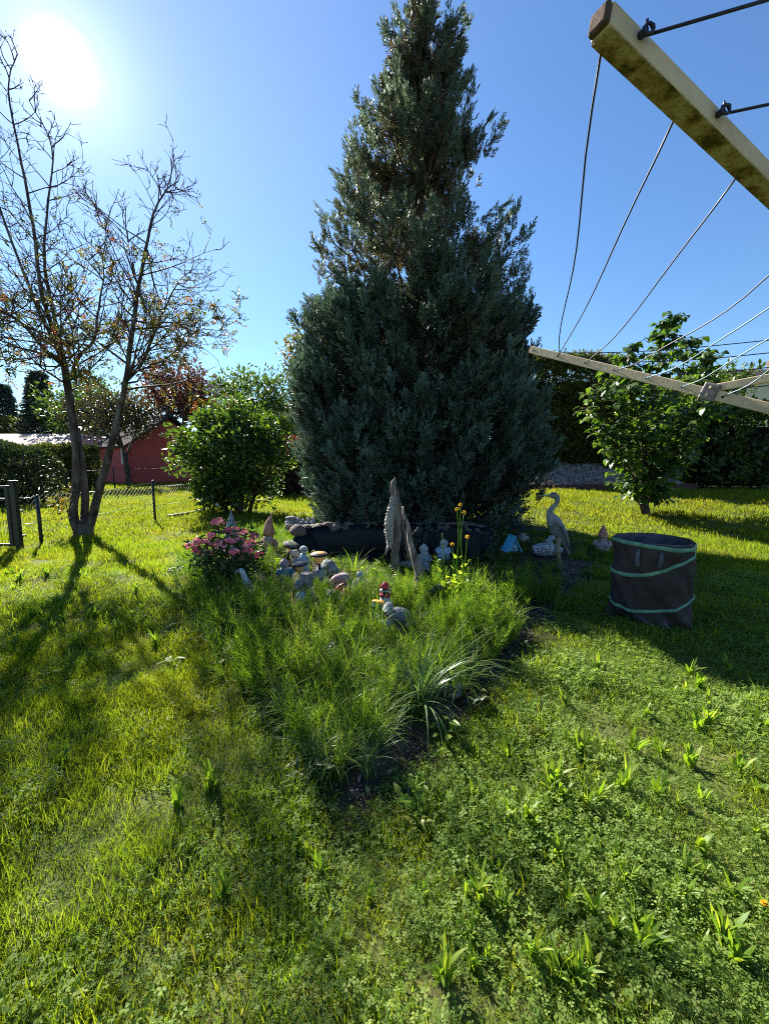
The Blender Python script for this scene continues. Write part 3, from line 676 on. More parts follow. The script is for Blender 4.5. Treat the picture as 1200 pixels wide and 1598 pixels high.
simple_tree('spindly_shrub', 'thin loose shrub against the left flank of the conifer', 'bush', tuple(G(468, 762)), tuple(A(474, 560, 14.5)), (.8, .7, 1.8), 24, .36, 60, LEAF4, .16, M['rowan'], .06)
# trees behind
simple_tree('plum_tree', 'dark-leaved tree with leaning trunk before the red shed', 'tree', tuple(G(202, 758)), tuple(A(178, 650, 22.5)), (2.3, 2.0, 1.25), 46, .62, 75, LEAF, .2, M['plum'], .17)
simple_tree('copper_tree', 'dark reddish round tree behind the shed roof', 'tree', tuple(A(285, 720, 29) * [1, 1, 0]), tuple(A(290, 620, 29)), (3.2, 2.6, 2.2), 60, .8, 80, LEAF, .27, M['copper'], .2)
simple_tree('green_tree', 'green tree rising behind the laurel bush', 'tree', tuple(A(400, 720, 27) * [1, 1, 0]), tuple(A(395, 625, 27)), (2.6, 2.2, 2.5), 60, .7, 80, LEAF, .25, M['hedge'], .2)
simple_tree('background_tree', 'broad tree behind the rowan stems left of the shed', 'tree', tuple(A(150, 720, 33) * [1, 1, 0]), tuple(A(150, 640, 33)), (4.0, 3, 2.6), 60, 1.0, 80, LEAF, .32, M['hedge'], .25)
def far_conifer(label, px, top, base_y, Yd, halfw):
    b = A(px, 720, Yd) * [1, 1, 0]; hgt = A(px, top, Yd)[2]; t = thing('spruce_tree', label, 'tree', tuple(b))
    MB().tube([(0, 0, 0), (0, 0, hgt)], [.22, .02], 6).build('trunk', M['conbark'], t)
    n = 2600; z = hgt * rng.uniform(.1, 1, n); tier = (z * 1.3) % 1.0; r = halfw * (1 - z / hgt) ** .9 * (1.1 - .5 * tier) * rng.uniform(.25, 1, n) ** .5; a = rng.uniform(0, 6.28, n)
    P = np.stack([r * np.cos(a), r * np.sin(a), z - .25 * r], 1); d = np.stack([np.cos(a), np.sin(a), -.15 + 0 * a], 1) + unit(n) * .35
    V, Fc, rr = bake(*spray_proto(10, 5, .06), frames(d), P, rng.uniform(.5, .85, n), rng.uniform(0, .7, n)); link_mesh('crown', np_mesh('crown', V, Fc, rr), M['cypress'], t)
far_conifer('dark spruce standing beyond the pale-roofed outbuilding', 72, 580, 720, 36, 2.6)
far_conifer('smaller spruce at the far left edge beyond the hedge', 14, 600, 720, 38, 2.6)
far = []
for x in np.arange(-95, 110, 4.0): far.append((x + rng.uniform(-1, 1), 78 + rng.uniform(-4, 4), rng.uniform(1.5, 3.6)))
fo = foliage('far_woods', np.array(far), [3.4] * len(far), 170, LEAF4, 1.1, M['farwood'], None)
put(fo, 'distant belt of trees along the horizon', 'woodland', kind='stuff')

# ------------------------------------------------------------------ buildings
sc_ = np.array([-15.0, 24.5]); u1 = np.array([-.8, .6]); u2 = np.array([.6, .8]); Ls, Ws, eh, ph_ = 4.2, 4.56, 2.5, 4.15
shed = thing('garden_shed', 'red wooden shed with dark gable roof beyond the fence', 'shed', (sc_[0], sc_[1], 0))
def sp(a, b, z): return tuple(np.append(u1 * a + u2 * b, z))
mb = MB()
for a0, a1, b0, b1 in [(0, Ls, 0, .0), (0, Ls, Ws, Ws)]:
    mb.quad(sp(a0, b0, 0), sp(a1, b1, 0), sp(a1, b1, eh), sp(a0, b0, eh))
mb.build('side_wall', M['redwood'], shed, False)
for a in (0, Ls): MB().quad(sp(a, 0, 0), sp(a, Ws, 0), sp(a, Ws, eh), sp(a, Ws / 2, ph_), sp(a, 0, eh)).build('gable_wall', M['redwood'], shed, False)
slope = (ph_ - eh) / (Ws / 2)
for s in (0, 1):
    b0 = -.35 if s == 0 else Ws + .35; z0 = eh - .35 * slope + .03
    o = MB().quad(sp(-.45, b0, z0), sp(Ls + .4, b0, z0), sp(Ls + .4, Ws / 2, ph_ + .03), sp(-.45, Ws / 2, ph_ + .03)).build('roof_slope', M['roofdark'], shed, False)
    m_ = o.modifiers.new('thick', 'SOLIDIFY'); m_.thickness = .12; m_.offset = 1
wn = MB().box(tuple(np.append(u1 * .55 - u2 * .03, 1.72)), (.5, .06, 1.0), Matrix.Rotation(math.atan2(u1[1], u1[0]), 3, 'Z')).build('window', M['whitepaint'], shed, False)
for s in (-.11, .11): MB().box(tuple(np.append(u1 * (.55 + s) - u2 * .065, 1.72)), (.16, .02, .84), Matrix.Rotation(math.atan2(u1[1], u1[0]), 3, 'Z')).build('pane', M['pane'], wn, False)
MB().box(tuple(np.append(u1 * -.03 + u2 * 3.3, 1.0)), (.06, .95, 2.0), Matrix.Rotation(math.atan2(u2[1], u2[0]) - math.pi / 2, 3, 'Z')).build('door', M['redwood'], shed, False)
for p in (0, Ws): MB().box(sp(-.02, p, eh / 2), (.12, .12, eh), Matrix.Rotation(math.atan2(u1[1], u1[0]), 3, 'Z')).build('corner_post', M['redwood'], shed, False)

ob = thing('outbuilding', 'low outbuilding with pale tiled roof at the far left', 'building', tuple(A(20, 720, 27) * [1, 1, 0]))
xr = A(118, 720, 27)[0] - ob.location.x; xl = -9.0; ze, zr = A(60, 699, 27)[2], A(60, 679, 29.2)[2]
MB().box(((xl + xr) / 2, 2.2, ze / 2), (xr - xl - .6, 4.0, ze)).build('wall', M['brownwall'], ob, False)
rf = MB().quad((xl, -.2, ze), (xr, -.2, ze), (xr - .5, 2.3, zr), (xl, 2.3, zr)).quad((xl, 4.8, ze), (xl, 2.3, zr), (xr - .5, 2.3, zr), (xr, 4.8, ze)).quad((xr, -.2, ze), (xr, 4.8, ze), (xr - .5, 2.3, zr)).build('roof', M['roofpale'], ob, False)
m_ = rf.modifiers.new('thick', 'SOLIDIFY'); m_.thickness = .1; m_.offset = 1
for k in range(7): MB().tube([(xl, -.2 + 2.5 * k / 7, ze + (zr - ze) * k / 7 + .06), (xr - .5 * k / 7, -.2 + 2.5 * k / 7, ze + (zr - ze) * k / 7 + .06)], .05, 5).build('tile_course', M['roofpale'], rf)
MB().box((xr - 2.2, .17, 1.2), (1.4, .08, 1.0)).build('window', M['glass'], ob, False)

def house(name, label, c, w, d, eh, rh, wallm, roofm, chim=None):
    t = thing(name, label, 'house', tuple(c)); MB().box((0, 0, eh / 2), (w, d, eh)).build('wall', wallm, t, False)
    for s in (-1, 1): MB().quad((s * w / 2, -d / 2, eh), (s * w / 2, d / 2, eh), (s * w / 2, 0, eh + rh * .96)).build('gable', wallm, t, False)
    for s in (-1, 1):
        o = MB().quad((-w / 2 - .6, s * (d / 2 + .6), eh - .3), (w / 2 + .6, s * (d / 2 + .6), eh - .3), (w / 2 + .6, 0, eh + rh), (-w / 2 - .6, 0, eh + rh)).build('roof_slope', roofm, t, False)
        m_ = o.modifiers.new('thick', 'SOLIDIFY'); m_.thickness = .2; m_.offset = 0
    if chim is not None: MB().box((chim, .4, eh + rh + .35), (.8, .8, 1.6)).build('chimney', M['chimney'], t, False)
    for k in range(3):
        f = MB().box((-w / 2 + w * (k + .5) / 3, -d / 2 - .03, eh * .6), (1.4, .1, 1.4)).build('window', M['whitepaint'], t, False)
        MB().box((-w / 2 + w * (k + .5) / 3, -d / 2 - .09, eh * .6), (1.15, .04, 1.15)).build('pane', M['glass'], f, False)
    return t
c = A(1170, 720, 46) * [1, 1, 0]; zt = A(1170, 578, 46)[2]
house('house', 'pale yellow house with dark roof and brick chimney at right', c, 15, 7, zt - 1.3, 1.3, M['render'], M['roofdark'], 1.8)
c = A(440, 720, 44) * [1, 1, 0]; zt = A(440, 628, 44)[2]
house('house', 'blue-grey house glimpsed between laurel and conifer', c, 9, 7, zt - 2.2, 2.2, M['renderblue'], M['roofdark'])

# ------------------------------------------------------------------ gate, fence, edging
gp = [G(32, 857), G(66, 851), G(243, 817), G(345, 796), G(470, 772)]
gate = thing('garden_gate', 'dark green metal garden gate with wire infill at left', 'gate', tuple(gp[0]))
gd = (gp[0] - gp[1]); gd[2] = 0; gd /= np.linalg.norm(gd); gd = np.array([-1, .02, 0])
hp = A(24, 752, gp[0][1])[2]; GW = 1.1
MB().box((0, 0, hp / 2), (.075, .075, hp)).box((0, 0, hp + .012), (.095, .095, .02)).build('post', M['metal_dark'], gate, False, .004)
Rg = Matrix.Rotation(math.atan2(gd[1], gd[0]), 3, 'Z')
def gpt(s, z): return (gd[0] * s, gd[1] * s, z)
fr = MB().box(gpt(.11, .53), (.05, .05, .98), Rg).build('gate_stile', M['metal_dark'], gate, False, .004); MB().box(gpt(GW, .53), (.05, .05, .98), Rg).build('gate_stile', M['metal_dark'], gate, False, .004)
for z in (.07, .80, .995): MB().box(gpt((GW + .11) / 2, z), (GW - .16, .035, .04), Rg).build('rail', M['metal_dark'], fr, False)
for k in range(18): MB().tube([gpt(.17 + k * .053, .08), gpt(.17 + k * .053, .81)], .003, 4).build('wire', M['metal_dark'], fr)
for z in (.22, .62): MB().box(gpt(-.07, z), (.09, .03, .025), Rg).build('hinge', M['metal_dark'], gate, False)
fence = thing('wire_fence', 'low chain-link fence on thin dark posts behind the rowan', 'fence', tuple(gp[0]))
fp = [p - gp[0] for p in gp]; fh = [1.0, .83, .96, .95, .95]
for p, h in list(zip(fp, fh))[1:]:
    po = MB().tube([(p[0], p[1], -.05), (p[0], p[1], h)], .028, 8).build('post', M['metal_dark'], fence)
    MB().ell((p[0], p[1], h), (.03, .03, .02), 8, 4).build('cap', M['metal_dark'], po)
wires = MB(); chain = MB()
for (p, h), (q, g) in zip(list(zip(fp, fh))[:-1], list(zip(fp, fh))[1:]):
    L = float(np.linalg.norm((q - p)[:2])); h = min(h, .83); g = .83 if q is fp[1] else .93
    for zf in (1.0, .5): 
        mid = (p + q) / 2; wires.tube([(p[0], p[1], h * zf - .01), (mid[0], mid[1], (h + g) / 2 * zf - .02 - .012 * L), (q[0], q[1], g * zf - .01)], .004, 4)
    nd = int(L / .09); top = .82
    for k in range(-int(top / .09), nd):
        for sgn in (1, -1):
            s0, z0, s1, z1 = k * .09, 0.0, k * .09 + top, top
            if sgn < 0: z0, z1 = top, 0.0
            if s1 <= 0 or s0 >= L: continue
            if s0 < 0: z0 = z0 + (z1 - z0) * (-s0) / top; s0 = 0
            if s1 > L: z1 = z1 - (z1 - z0) * (s1 - L) / (s1 - s0); s1 = L
            a, b = p + (q - p) * s0 / L, p + (q - p) * s1 / L
            chain.tube([(a[0], a[1], z0 + .03), (b[0], b[1], z1 + .03)], .0018, 3)
wires.build('strand_wire', M['metal_dark'], fence); chain.build('chain_link', M['metal_dark'], fence)
f2 = thing('wire_fence', 'farther wire fence with thin posts in front of the shed', 'fence', tuple(G(60, 790)))
b2 = G(60, 790)
q2 = [G(108, 783) - b2, G(180, 766) - b2, G(285, 759) - b2]
for p in q2: MB().tube([(p[0], p[1], -.05), (p[0], p[1], 1.15)], .03, 7).build('post', M['metal_dark'], f2)
w = MB(); prev = np.array([A(76, 742, b2[1] + .6)[0] - b2[0], .6, 1.0])
for p in q2:
    w.tube([(prev[0], prev[1], 1.08), ((prev[0] + p[0]) / 2, (prev[1] + p[1]) / 2, 1.0), (p[0], p[1], 1.1)], .012, 4); prev = p
w.build('top_wire', M['charcoal'], f2)

ed = thing('lawn_edging', 'row of pale edging stones under the wire fence', 'edging', tuple(G(262, 810)))
eb = G(262, 810)
for pa, pb, nn in [((262, 809), (330, 797), 9), ((405, 784), (470, 766), 9)]:
    a, b = G(*pa), G(*pb)
    for k in range(nn):
        p = a + (b - a) * (k + .5) / nn - eb; L = np.linalg.norm(b - a) / nn
        MB().box((0, 0, .03), (L * .94, .12, .10)).lump(.015, 5, k).build('slab', M['edging'], ed, False, .012).matrix_local = Matrix.Translation(Vector((p[0], p[1], 0))) @ Matrix.Rotation(math.atan2((b - a)[1], (b - a)[0]) + random.uniform(-.06, .06), 4, 'Z')
re = thing('bed_edging', 'low red-brown edging boards below the gravel bank', 'edging', (2.0, 15.0, .3))
for k in range(9):
    o = MB().box((0, 0, .1), (1.02, .07, .34)).build('board', M['rededge'], re, False, .01); o.location = (k * 1.05 + .4, random.uniform(-.03, .03), random.uniform(-.03, .02)); o.rotation_euler = (random.uniform(-.05, .05), random.uniform(-.02, .02), random.uniform(-.02, .02))
X, Y = np.meshgrid(np.linspace(1.5, 11, 40), np.linspace(15.05, 17.4, 14))
Z = .5 + (Y - 15.05) * .42 + .05 * n2(X, Y, 2.2); nx = 40
i = np.arange(13 * 39); q = (i // 39) * nx + i % 39
bank = link_mesh('gravel_bank', np_mesh('gravel_bank', np.stack([X, Y, Z], -1).reshape(-1, 3), np.stack([q, q + 1, q + nx + 1, q + nx], 1), smooth=True), M['gravel'])
put(bank, 'sloping bank of pinkish gravel below the dark hedge', 'bank', kind='structure')
def pebble(seed, m, r=1.0):
    mb = MB().ell((0, 0, 0), (r, r * .8, r * .6), 6, 4).lump(.35 * r, 1.3 / r, seed); me = bpy.data.meshes.new('pebble'); me.from_pydata(mb.v, [], mb.f); me.update()
    return source('pebble', me, m)
pg = [pebble(k * 3.1, M['gravel']) for k in range(4)]
n = 2600; x = rng.uniform(2.4, 9.5, n); y = rng.uniform(15.1, 17.3, n)
scatter('gravel', np.stack([x, y, .52 + (y - 15.05) * .42], 1), rng.uniform(0, 6, (n, 3)), rng.uniform(.04, .085, n), pg, 'coarse pinkish gravel lying on the bank below the hedge', 'gravel')

# ------------------------------------------------------------------ pond
mb = MB(); ring = [(PC[0] + PR[0] * math.cos(a) * (1 + .04 * math.sin(3 * a)), PC[1] + PR[1] * math.sin(a) * (1 + .05 * math.cos(2 * a)), .035) for a in np.linspace(0, 2 * math.pi, 49)[:-1]]
mb.quad(*ring); wt = mb.build('water', M['water'], None, False); put(wt, 'black still water of the small garden pond', 'water', kind='structure')
pond = thing('pond_surround', 'stone-edged pond rim lined with black plastic sheet', 'pond', (PC[0], PC[1], 0))
V, Fc = [], []; na = 90
prof_b = [(1.16, .43), (1.10, .435), (1.05, .30), (.995, .12), (.985, -.02)]
for k in range(na):
    a = 2 * math.pi * k / na; back = float(sstep(-.25, .35, math.sin(a)))
    for j, (f, z) in enumerate(prof_b):
        wr = .012 * math.sin(a * 37 + j) + .02 * math.sin(a * 11 + j * 1.7)
        zz = z * back + (1 - back) * min(z, .10 - .02 * j) + (.01 * math.sin(a * 23) if j < 3 else 0)
        V.append((PR[0] * f * math.cos(a) * (1 + wr), PR[1] * (f + .02) * math.sin(a) * (1 + wr * 1.5), zz))
m5 = len(prof_b)
for k in range(na):
    k2 = (k + 1) % na
    for j in range(m5 - 1): Fc.append((k * m5 + j, k2 * m5 + j, k2 * m5 + j + 1, k * m5 + j + 1))
MB()._add(V, Fc).build('pond_liner', M['liner'], pond)
for k in range(26):                          # stones of the rim wall round the back
    a = math.radians(24 + 138 * k / 25); x, y = PR[0] * 1.2 * math.cos(a), PR[1] * 1.36 * math.sin(a)
    w = random.uniform(.19, .27)
    for lay in (0, 1, 2):
        o = MB().ell((0, 0, 0), (w * .55, .14, .085), 10, 6).lump(.07, 4, k + lay * 40).build('stone', M['brownstone'], pond)
        o.location = (x + random.uniform(-.02, .02), y + random.uniform(-.02, .03), .07 + lay * .15 + random.uniform(-.015, .015)); o.rotation_euler = (random.uniform(-.15, .15), random.uniform(-.15, .15), a + math.pi / 2 + random.uniform(-.2, .2))
for k in range(7):                           # brighter stones at the left end of the rim
    p = A(452 + k * 9, 828, 6.2 + random.uniform(-.05, .05)) - [PC[0], PC[1], 0]
    o = MB().ell((0, 0, 0), (.07, .05, .04), 9, 6).lump(.04, 8, k + 90).build('stone', M['edging'], pond); o.location = (p[0], p[1], .40 + random.uniform(-.03, .03)); o.rotation_euler = (0, random.uniform(-.2, .2), random.uniform(0, 3))
lilies = []
for k, (px, py, r) in enumerate([(524, 862, .09), (533, 869, .11), (517, 873, .09), (545, 866, .07)]):
    p = G(px, py, .045); mb = MB(); pts = [(0, 0, .004)] + [(r * math.cos(a), r * math.sin(a) * .95, .004 + .006 * math.sin(3 * a)) for a in np.linspace(.25, 6.03, 16)]
    mb._add(pts, [(0, i, i + 1) for i in range(1, 16)]); o = mb.build('lily_pad', M['lily'], None); o.location = p; o.rotation_euler = (0, 0, k * 1.3)
    put(o, ['round lily pad floating nearest the pond centre', 'largest lily pad on the pond beside the amber mushroom lamp', 'lily pad half hidden by the grass at the pond rim', 'smallest lily pad farther out on the dark water'][k], 'lily pad', 'lily pads on the pond')

# ------------------------------------------------------------------ garden figures
def spot(px, py, h=.05):
    p = G(px, py, h); p[2] = float(bz(p[0], p[1])); d = (p - np.array([0, 0, H])) @ _F
    return p, d / F                            # place and metres per picture element
def gnome(label, px, py, hgt, hatm, bodym, skin, beard, trous, rz=0.0, hat_share=.42, wide=.36, name='garden_gnome', tilt=None, arms=True, hatlean=0):
    p, s = spot(px, py); h = hgt * s; t = thing(name, label, 'gnome', tuple(p), rot=tilt or (0, 0, rz)); w = wide * h * .5
    hb = h * (1 - hat_share); hl = hatlean * h
    MB().lathe([(w * .55, 0), (w * .95, h * .05), (w * .98, h * .16), (w * .8, hb * .62), (w * .5, hb * .74)], seg=14, sq=(1, .85)).lump(w * .06, 6 / h).build('body', bodym, t)
    for sx in (-1, 1): MB().ell((sx * w * .42, -w * .45, h * .03), (w * .36, w * .55, h * .045), 10, 6).build('boot', trous, t)
    hd = MB().ell((0, 0, hb * .86), (w * .58, w * .56, h * .115), 14, 9).build('head', skin, t)
    MB().ell((0, -w * .6, hb * .85), (w * .15, w * .15, h * .03), 8, 6).build('nose', skin, hd)
    for sx in (-1, 1): MB().ell((sx * w * .22, -w * .53, hb * .91), (w * .06, w * .05, h * .012), 6, 5).build('eye', M['black'], hd)
    MB().lathe([(w * .05, hb * .42), (w * .35, hb * .58), (w * .55, hb * .74), (w * .5, hb * .82)], c=(0, -w * .32, 0), sq=(1, .6)).lump(w * .08, 8 / h).build('beard', beard, t)
    MB().tube(spline([(0, 0, hb * .9), (hl * .1, 0, hb + hat_share * h * .35), (hl * .5, 0, hb + hat_share * h * .7), (hl, 0, h)], 3), [w * .68, w * .66, w * .58, w * .5, w * .42, w * .33, w * .24, w * .15, w * .08, w * .03], 14).lump(w * .08, 5 / h).build('hat', hatm, t)
    if arms:
        for sx in (-1, 1): MB().tube(spline([(sx * w * .7, 0, hb * .68), (sx * w * 1.02, -w * .25, hb * .48), (sx * w * .45, -w * .85, hb * .42)], 3), [w * .24, w * .25, w * .25, w * .24, w * .22, w * .2, w * .18], 8).build('arm', bodym, t)
    return t
gnome('tall gnome with grey pointed hat behind the pink flowers', 364, 872, 74, M['bluestone'], M['bluestone'], M['beige'], M['greywhite'], M['brown'], .3, .55, .42)
gnome('red-brown gnome with bent pointed hat left of the pond', 421, 870, 70, M['terracotta'], M['terracotta'], M['terracotta'], M['pinkclay'], M['brown'], -.2, .42, .36, hatlean=.09)
gnome('teal-coated gnome with brown base left of the stump lamp', 445, 907, 38, M['pinkclay'], M['teal'], M['beige'], M['greywhite'], M['brown'], .5, .25, .62)
gnome('small clay gnome in the shade beside the pop-up bin', 939, 858, 44, M['terracotta'], M['pinkclay'], M['pinkclay'], M['pinkclay'], M['brown'], -.5, .4, .5)
gnome('little gnome in a red cap leaning in the grass', 516, 942, 36, M['red'], M['teal'], M['beige'], M['white_stone'], M['brown'], tilt=(.15, .65, .4), hat_share=.45, wide=.5)
gnome('grey seated angel figure right of the driftwood', 661, 894, 42, M['greywhite'], M['bluestone'], M['greywhite'], M['greywhite'], M['greywhite'], .4, .16, .5, name='stone_figure')
gnome('lilac-grey figure half hidden behind the yellow flowers', 692, 876, 34, M['greywhite'], M['paleblue'], M['greywhite'], M['greywhite'], M['greywhite'], -.4, .16, .6, name='stone_figure')
gnome('small pale grey figure in long grass left of the lighthouse', 562, 925, 34, M['greywhite'], M['bluestone'], M['greywhite'], M['white_stone'], M['greywhite'], .2, .18, .55, name='stone_figure')

def bird(label, px, py, hgt):
    p, s = spot(px, py); k = hgt * s / 50.0; t = thing('stone_bird', label, 'statue', tuple(p))
    MB().tube(spline([(10, 3, 2), (6, 2, 10), (3, 0, 20), (0, -1, 31), (-3, -1, 40), (-6, -1, 45), (-9, -1, 46)], 4), [3, 4.2, 5.3, 6.2, 7, 7.4, 7.6, 7.5, 7.2, 6.6, 6, 5.2, 4.6, 4.2, 4, 4, 4.2, 4.4, 4.4, 4.1, 3.6, 3.2, 2.8, 2.3, 1.4], 12).lump(.8, .3, 2)
    mb = MB().tube([Vector(q) * k for q in spline([(10, 3, 2), (6, 2, 10), (3, 0, 20), (0, -1, 31), (-3, -1, 40), (-6, -1, 45), (-9, -1, 46)], 4)], [r * k for r in [3, 4.2, 5.3, 6.2, 7, 7.4, 7.6, 7.5, 7.2, 6.6, 6, 5.2, 4.6, 4.2, 4, 4, 4.2, 4.4, 4.4, 4.1, 3.6, 3.2, 2.8, 2.3, 1.4]], 12)
    mb.build('body', M['white_stone'], t)
    MB().tube([Vector(q) * k for q in [(-9, -1, 46), (-12, -1.5, 44), (-14, -2, 40)]], [2 * k, 1.6 * k, .5 * k], 8).build('beak', M['greywhite'], t)
    for sx in (-1, 1):
        MB().ell((4 * k, (sx * 6.4 - .5) * k, 20 * k), (3.2 * k, 1.6 * k, 13 * k), 10, 7, rotm('Y', -18)).build('wing', M['bluestone'], t)
        MB().ell((-8.2 * k, (sx * 3 - 1) * k, 47 * k), .8 * k, 6, 5).build('eye', M['black'], t)
    MB().lathe([(7 * k, -2 * k), (9 * k, 0), (8 * k, 3 * k)], c=(7 * k, 1 * k, 0)).build('base', M['stone'], t)
bird('grey-white standing stone bird under the pink flowers', 385, 937, 52)

def mushroom_lamp(label, px, py, hgt, capw, capm, tilt=(0, 0, 0), stem=True, brim=M['charcoal'], glass_share=.5):
    p, s = spot(px, py); h, r = hgt * s, capw * s * .5; t = thing('solar_lamp', label, 'lamp', tuple(p), rot=tilt); g = r * 1.15 * glass_share / .5
    MB().tube([(0, 0, -.02), (0, 0, h - g)], r * .17, 8).build('stake', M['charcoal'], t)
    MB().lathe([(r * .32, h - g), (r * .42, h - g * .8), (r * .66, h - g * .30)], seg=20).build('glass', M['cream_glass'], t)
    MB().lathe([(r * .6, h - g * .32), (r * .99, h - g * .28), (r, h - g * .2), (r * .86, h - g * .08), (r * .7, h - g * .06)], seg=24).build('brim', brim, t)
    MB().lathe([(r * .74, h - g * .07), (r * .68, h - g * .01), (r * .45, h + g * .035), (r * .1, h + g * .05)], seg=20).build('cap', capm, t)
mushroom_lamp('tilted solar lamp with olive cap nearest the pink flowers', 446, 885, 38, 26, M['olive_cap'], (.25, .32, .1), glass_share=.4)
mushroom_lamp('wide solar lamp with amber cap beside the pond', 499, 905, 40, 29, M['copper_cap'])
mushroom_lamp('solar lamp with dark brim standing on the grey stump', 473, 930, 50, 25, M['stone'], (.03, -.08, 0))
# the grey stump figure under that lamp
p, s = spot(477, 955); st_ = thing('stump_ornament', 'grey tree-stump ornament with small figure under the lamp', 'ornament', tuple(p))
mb = MB().lathe([(14 * s, 0), (12 * s, 10 * s), (10 * s, 28 * s), (11 * s, 48 * s), (10.5 * s, 55 * s), (6 * s, 53 * s)], c=(2 * s, 3 * s, 0), seg=18, sq=(1, .8)).lump(3 * s, .12 / s, 4); mb.build('stump', M['stone'], st_, subsurf=1)
MB().ell((-8 * s, -6 * s, 38 * s), (7 * s, 4 * s, 10 * s), 12, 8).lump(1.5 * s, .2 / s).build('bark_flap', M['stone'], st_)
MB().ell((-5 * s, -9 * s, 20 * s), (8 * s, 6 * s, 8 * s), 12, 8).lump(2 * s, .2 / s, 6).build('figure', M['paleblue'], st_)
MB().ell((3 * s, -6.2 * s, 34 * s), (2.2 * s, 1.6 * s, 6 * s), 8, 6).build('hollow', M['charcoal'], st_)
# pale figurine with the round head
p, s = spot(475, 902); t = thing('owl_figurine', 'pale figurine with round head behind the stump lamp', 'ornament', tuple(p))
MB().lathe([(7 * s, 0), (9 * s, 6 * s), (7.5 * s, 18 * s), (5 * s, 28 * s), (4 * s, 34 * s)]).lump(1.5 * s, .2 / s).build('body', M['paleblue'], t)
hd = MB().ell((0, 0, 40 * s), (6 * s, 5.6 * s, 6.4 * s), 14, 9).build('head', M['white_stone'], t)
for sx in (-1, 1):
    MB().ell((sx * 2.1 * s, -5.2 * s, 40 * s), (1.3 * s, .9 * s, 1.5 * s), 8, 6).build('eye', M['charcoal'], hd); MB().ell((sx * 6.5 * s, -1 * s, 24 * s), (2.4 * s, 3 * s, 7 * s), 10, 7).build('arm', M['paleblue'], t)
MB().ell((-12 * s, -1 * s, 20 * s), (6 * s, 5 * s, 8 * s), 12, 8).lump(2 * s, .2 / s, 3).build('companion', M['bluestone'], t)
# wooden-looking shell beside the olive lamp
p, s = spot(461, 890); t = thing('shell_ornament', 'beige shell-shaped ornament behind the round-headed figurine', 'ornament', tuple(p))
MB().ell((0, 0, 24 * s), (9 * s, 7 * s, 6 * s), 14, 9, rotm('Y', 20)).lump(2 * s, .25 / s, 8).build('shell', M['beige'], t); MB().lathe([(6 * s, -2 * s), (7 * s, 6 * s), (5.5 * s, 20 * s)]).lump(1.5 * s, .2 / s).build('base', M['brown'], t)
# rocks
for k, (px, py, w, h, lab, mm) in enumerate([(515, 898, 34, 24, 'pale blue-grey rock beside the amber solar lamp', 'bluestone'), (498, 912, 22, 24, 'pale green-grey rock behind the stump ornament', 'bluestone'), (638, 893, 26, 14, 'flat light rock between the driftwood pieces', 'edging'),
                                       (812, 850, 22, 14, 'square brownish stone behind the heron', 'edging'), (615, 985, 44, 14, 'dark flat stone under the turtle', 'brownstone'), (705, 1080, 30, 26, 'dark stone half hidden by the sedge', 'stone'),
                                       (850, 870, 30, 12, 'flat stone at the foot of the heron', 'brownstone'), (520, 828, 42, 16, 'dark rim stone in front of the castle figures', 'brownstone')]):
    p, s = spot(px, py); o = MB().ell((0, 0, h * .35 * s), (w * .52 * s, w * .42 * s, h * .5 * s), 20, 14).lump(.42 * h * s, 1.5 / (w * s), k * 5.3).lump(.14 * h * s, 5 / (w * s), k).build('rock', M[mm]); o.location = p; put(o, lab, 'rock')
# pig-like animal
p, s = spot(532, 930); t = thing('animal_figure', 'pinkish-grey elephant-like figure in the grass', 'ornament', (p[0], p[1], p[2] + 5 * s), rz=.1)
MB().tube([Vector(q) * s for q in spline([(14, 0, 14), (9, 0, 17), (2, 0, 19), (-5, 0, 18), (-10, 0, 16), (-14, -1, 11), (-15, -1, 5)], 3)], [s * r for r in [3, 6, 8, 9, 9.4, 9.4, 9, 8.4, 7.8, 7.2, 6.8, 6.4, 6, 5.2, 4.2, 3.4, 2.8, 2.2, 1.6]], 12).build('body', M['pinkclay'], t)
for x in (-6, 8):
    for y in (-4, 4): MB().tube([(x * s, y * s, -7 * s), (x * s, y * s, 12 * s)], [3 * s, 3.6 * s], 8).build('leg', M['pinkclay'], t)
for y in (-1, 1): MB().ell((-7 * s, y * 7 * s, 19 * s), (4.4 * s, 1.4 * s, 5.5 * s), 10, 7).build('ear', M['pinkclay'], t)
# lighthouse
p, s = spot(601, 960); t = thing('toy_lighthouse', 'little white lighthouse with red roof and red gallery', 'ornament', tuple(p))
MB().lathe([(10 * s, 0), (7.6 * s, 28 * s)], seg=20).build('tower', M['white_stone'], t)
MB().lathe([(8.8 * s, 13 * s), (8.4 * s, 18 * s)], seg=20).build('band', M['red'], t)
MB().lathe([(7.6 * s, 28 * s), (9 * s, 29 * s), (9 * s, 32 * s), (7.5 * s, 32.5 * s)], seg=20).build('gallery', M['red'], t)
for k in range(10): MB().tube([(8.3 * s * math.cos(k * .628), 8.3 * s * math.sin(k * .628), 32 * s), (8.3 * s * math.cos(k * .628), 8.3 * s * math.sin(k * .628), 38 * s)], .5 * s, 5).build('baluster', M['white_stone'], t)
MB().lathe([(8.7 * s, 37.5 * s), (8.7 * s, 38.6 * s)], seg=20).build('handrail', M['white_stone'], t)
MB().lathe([(4.6 * s, 32 * s), (4.6 * s, 43 * s)], seg=14).build('lantern', M['charcoal'], t)
MB().lathe([(9.4 * s, 42.5 * s), (9 * s, 44.5 * s), (4 * s, 49 * s), (1 * s, 51.5 * s)], seg=10).build('roof', M['red'], t)
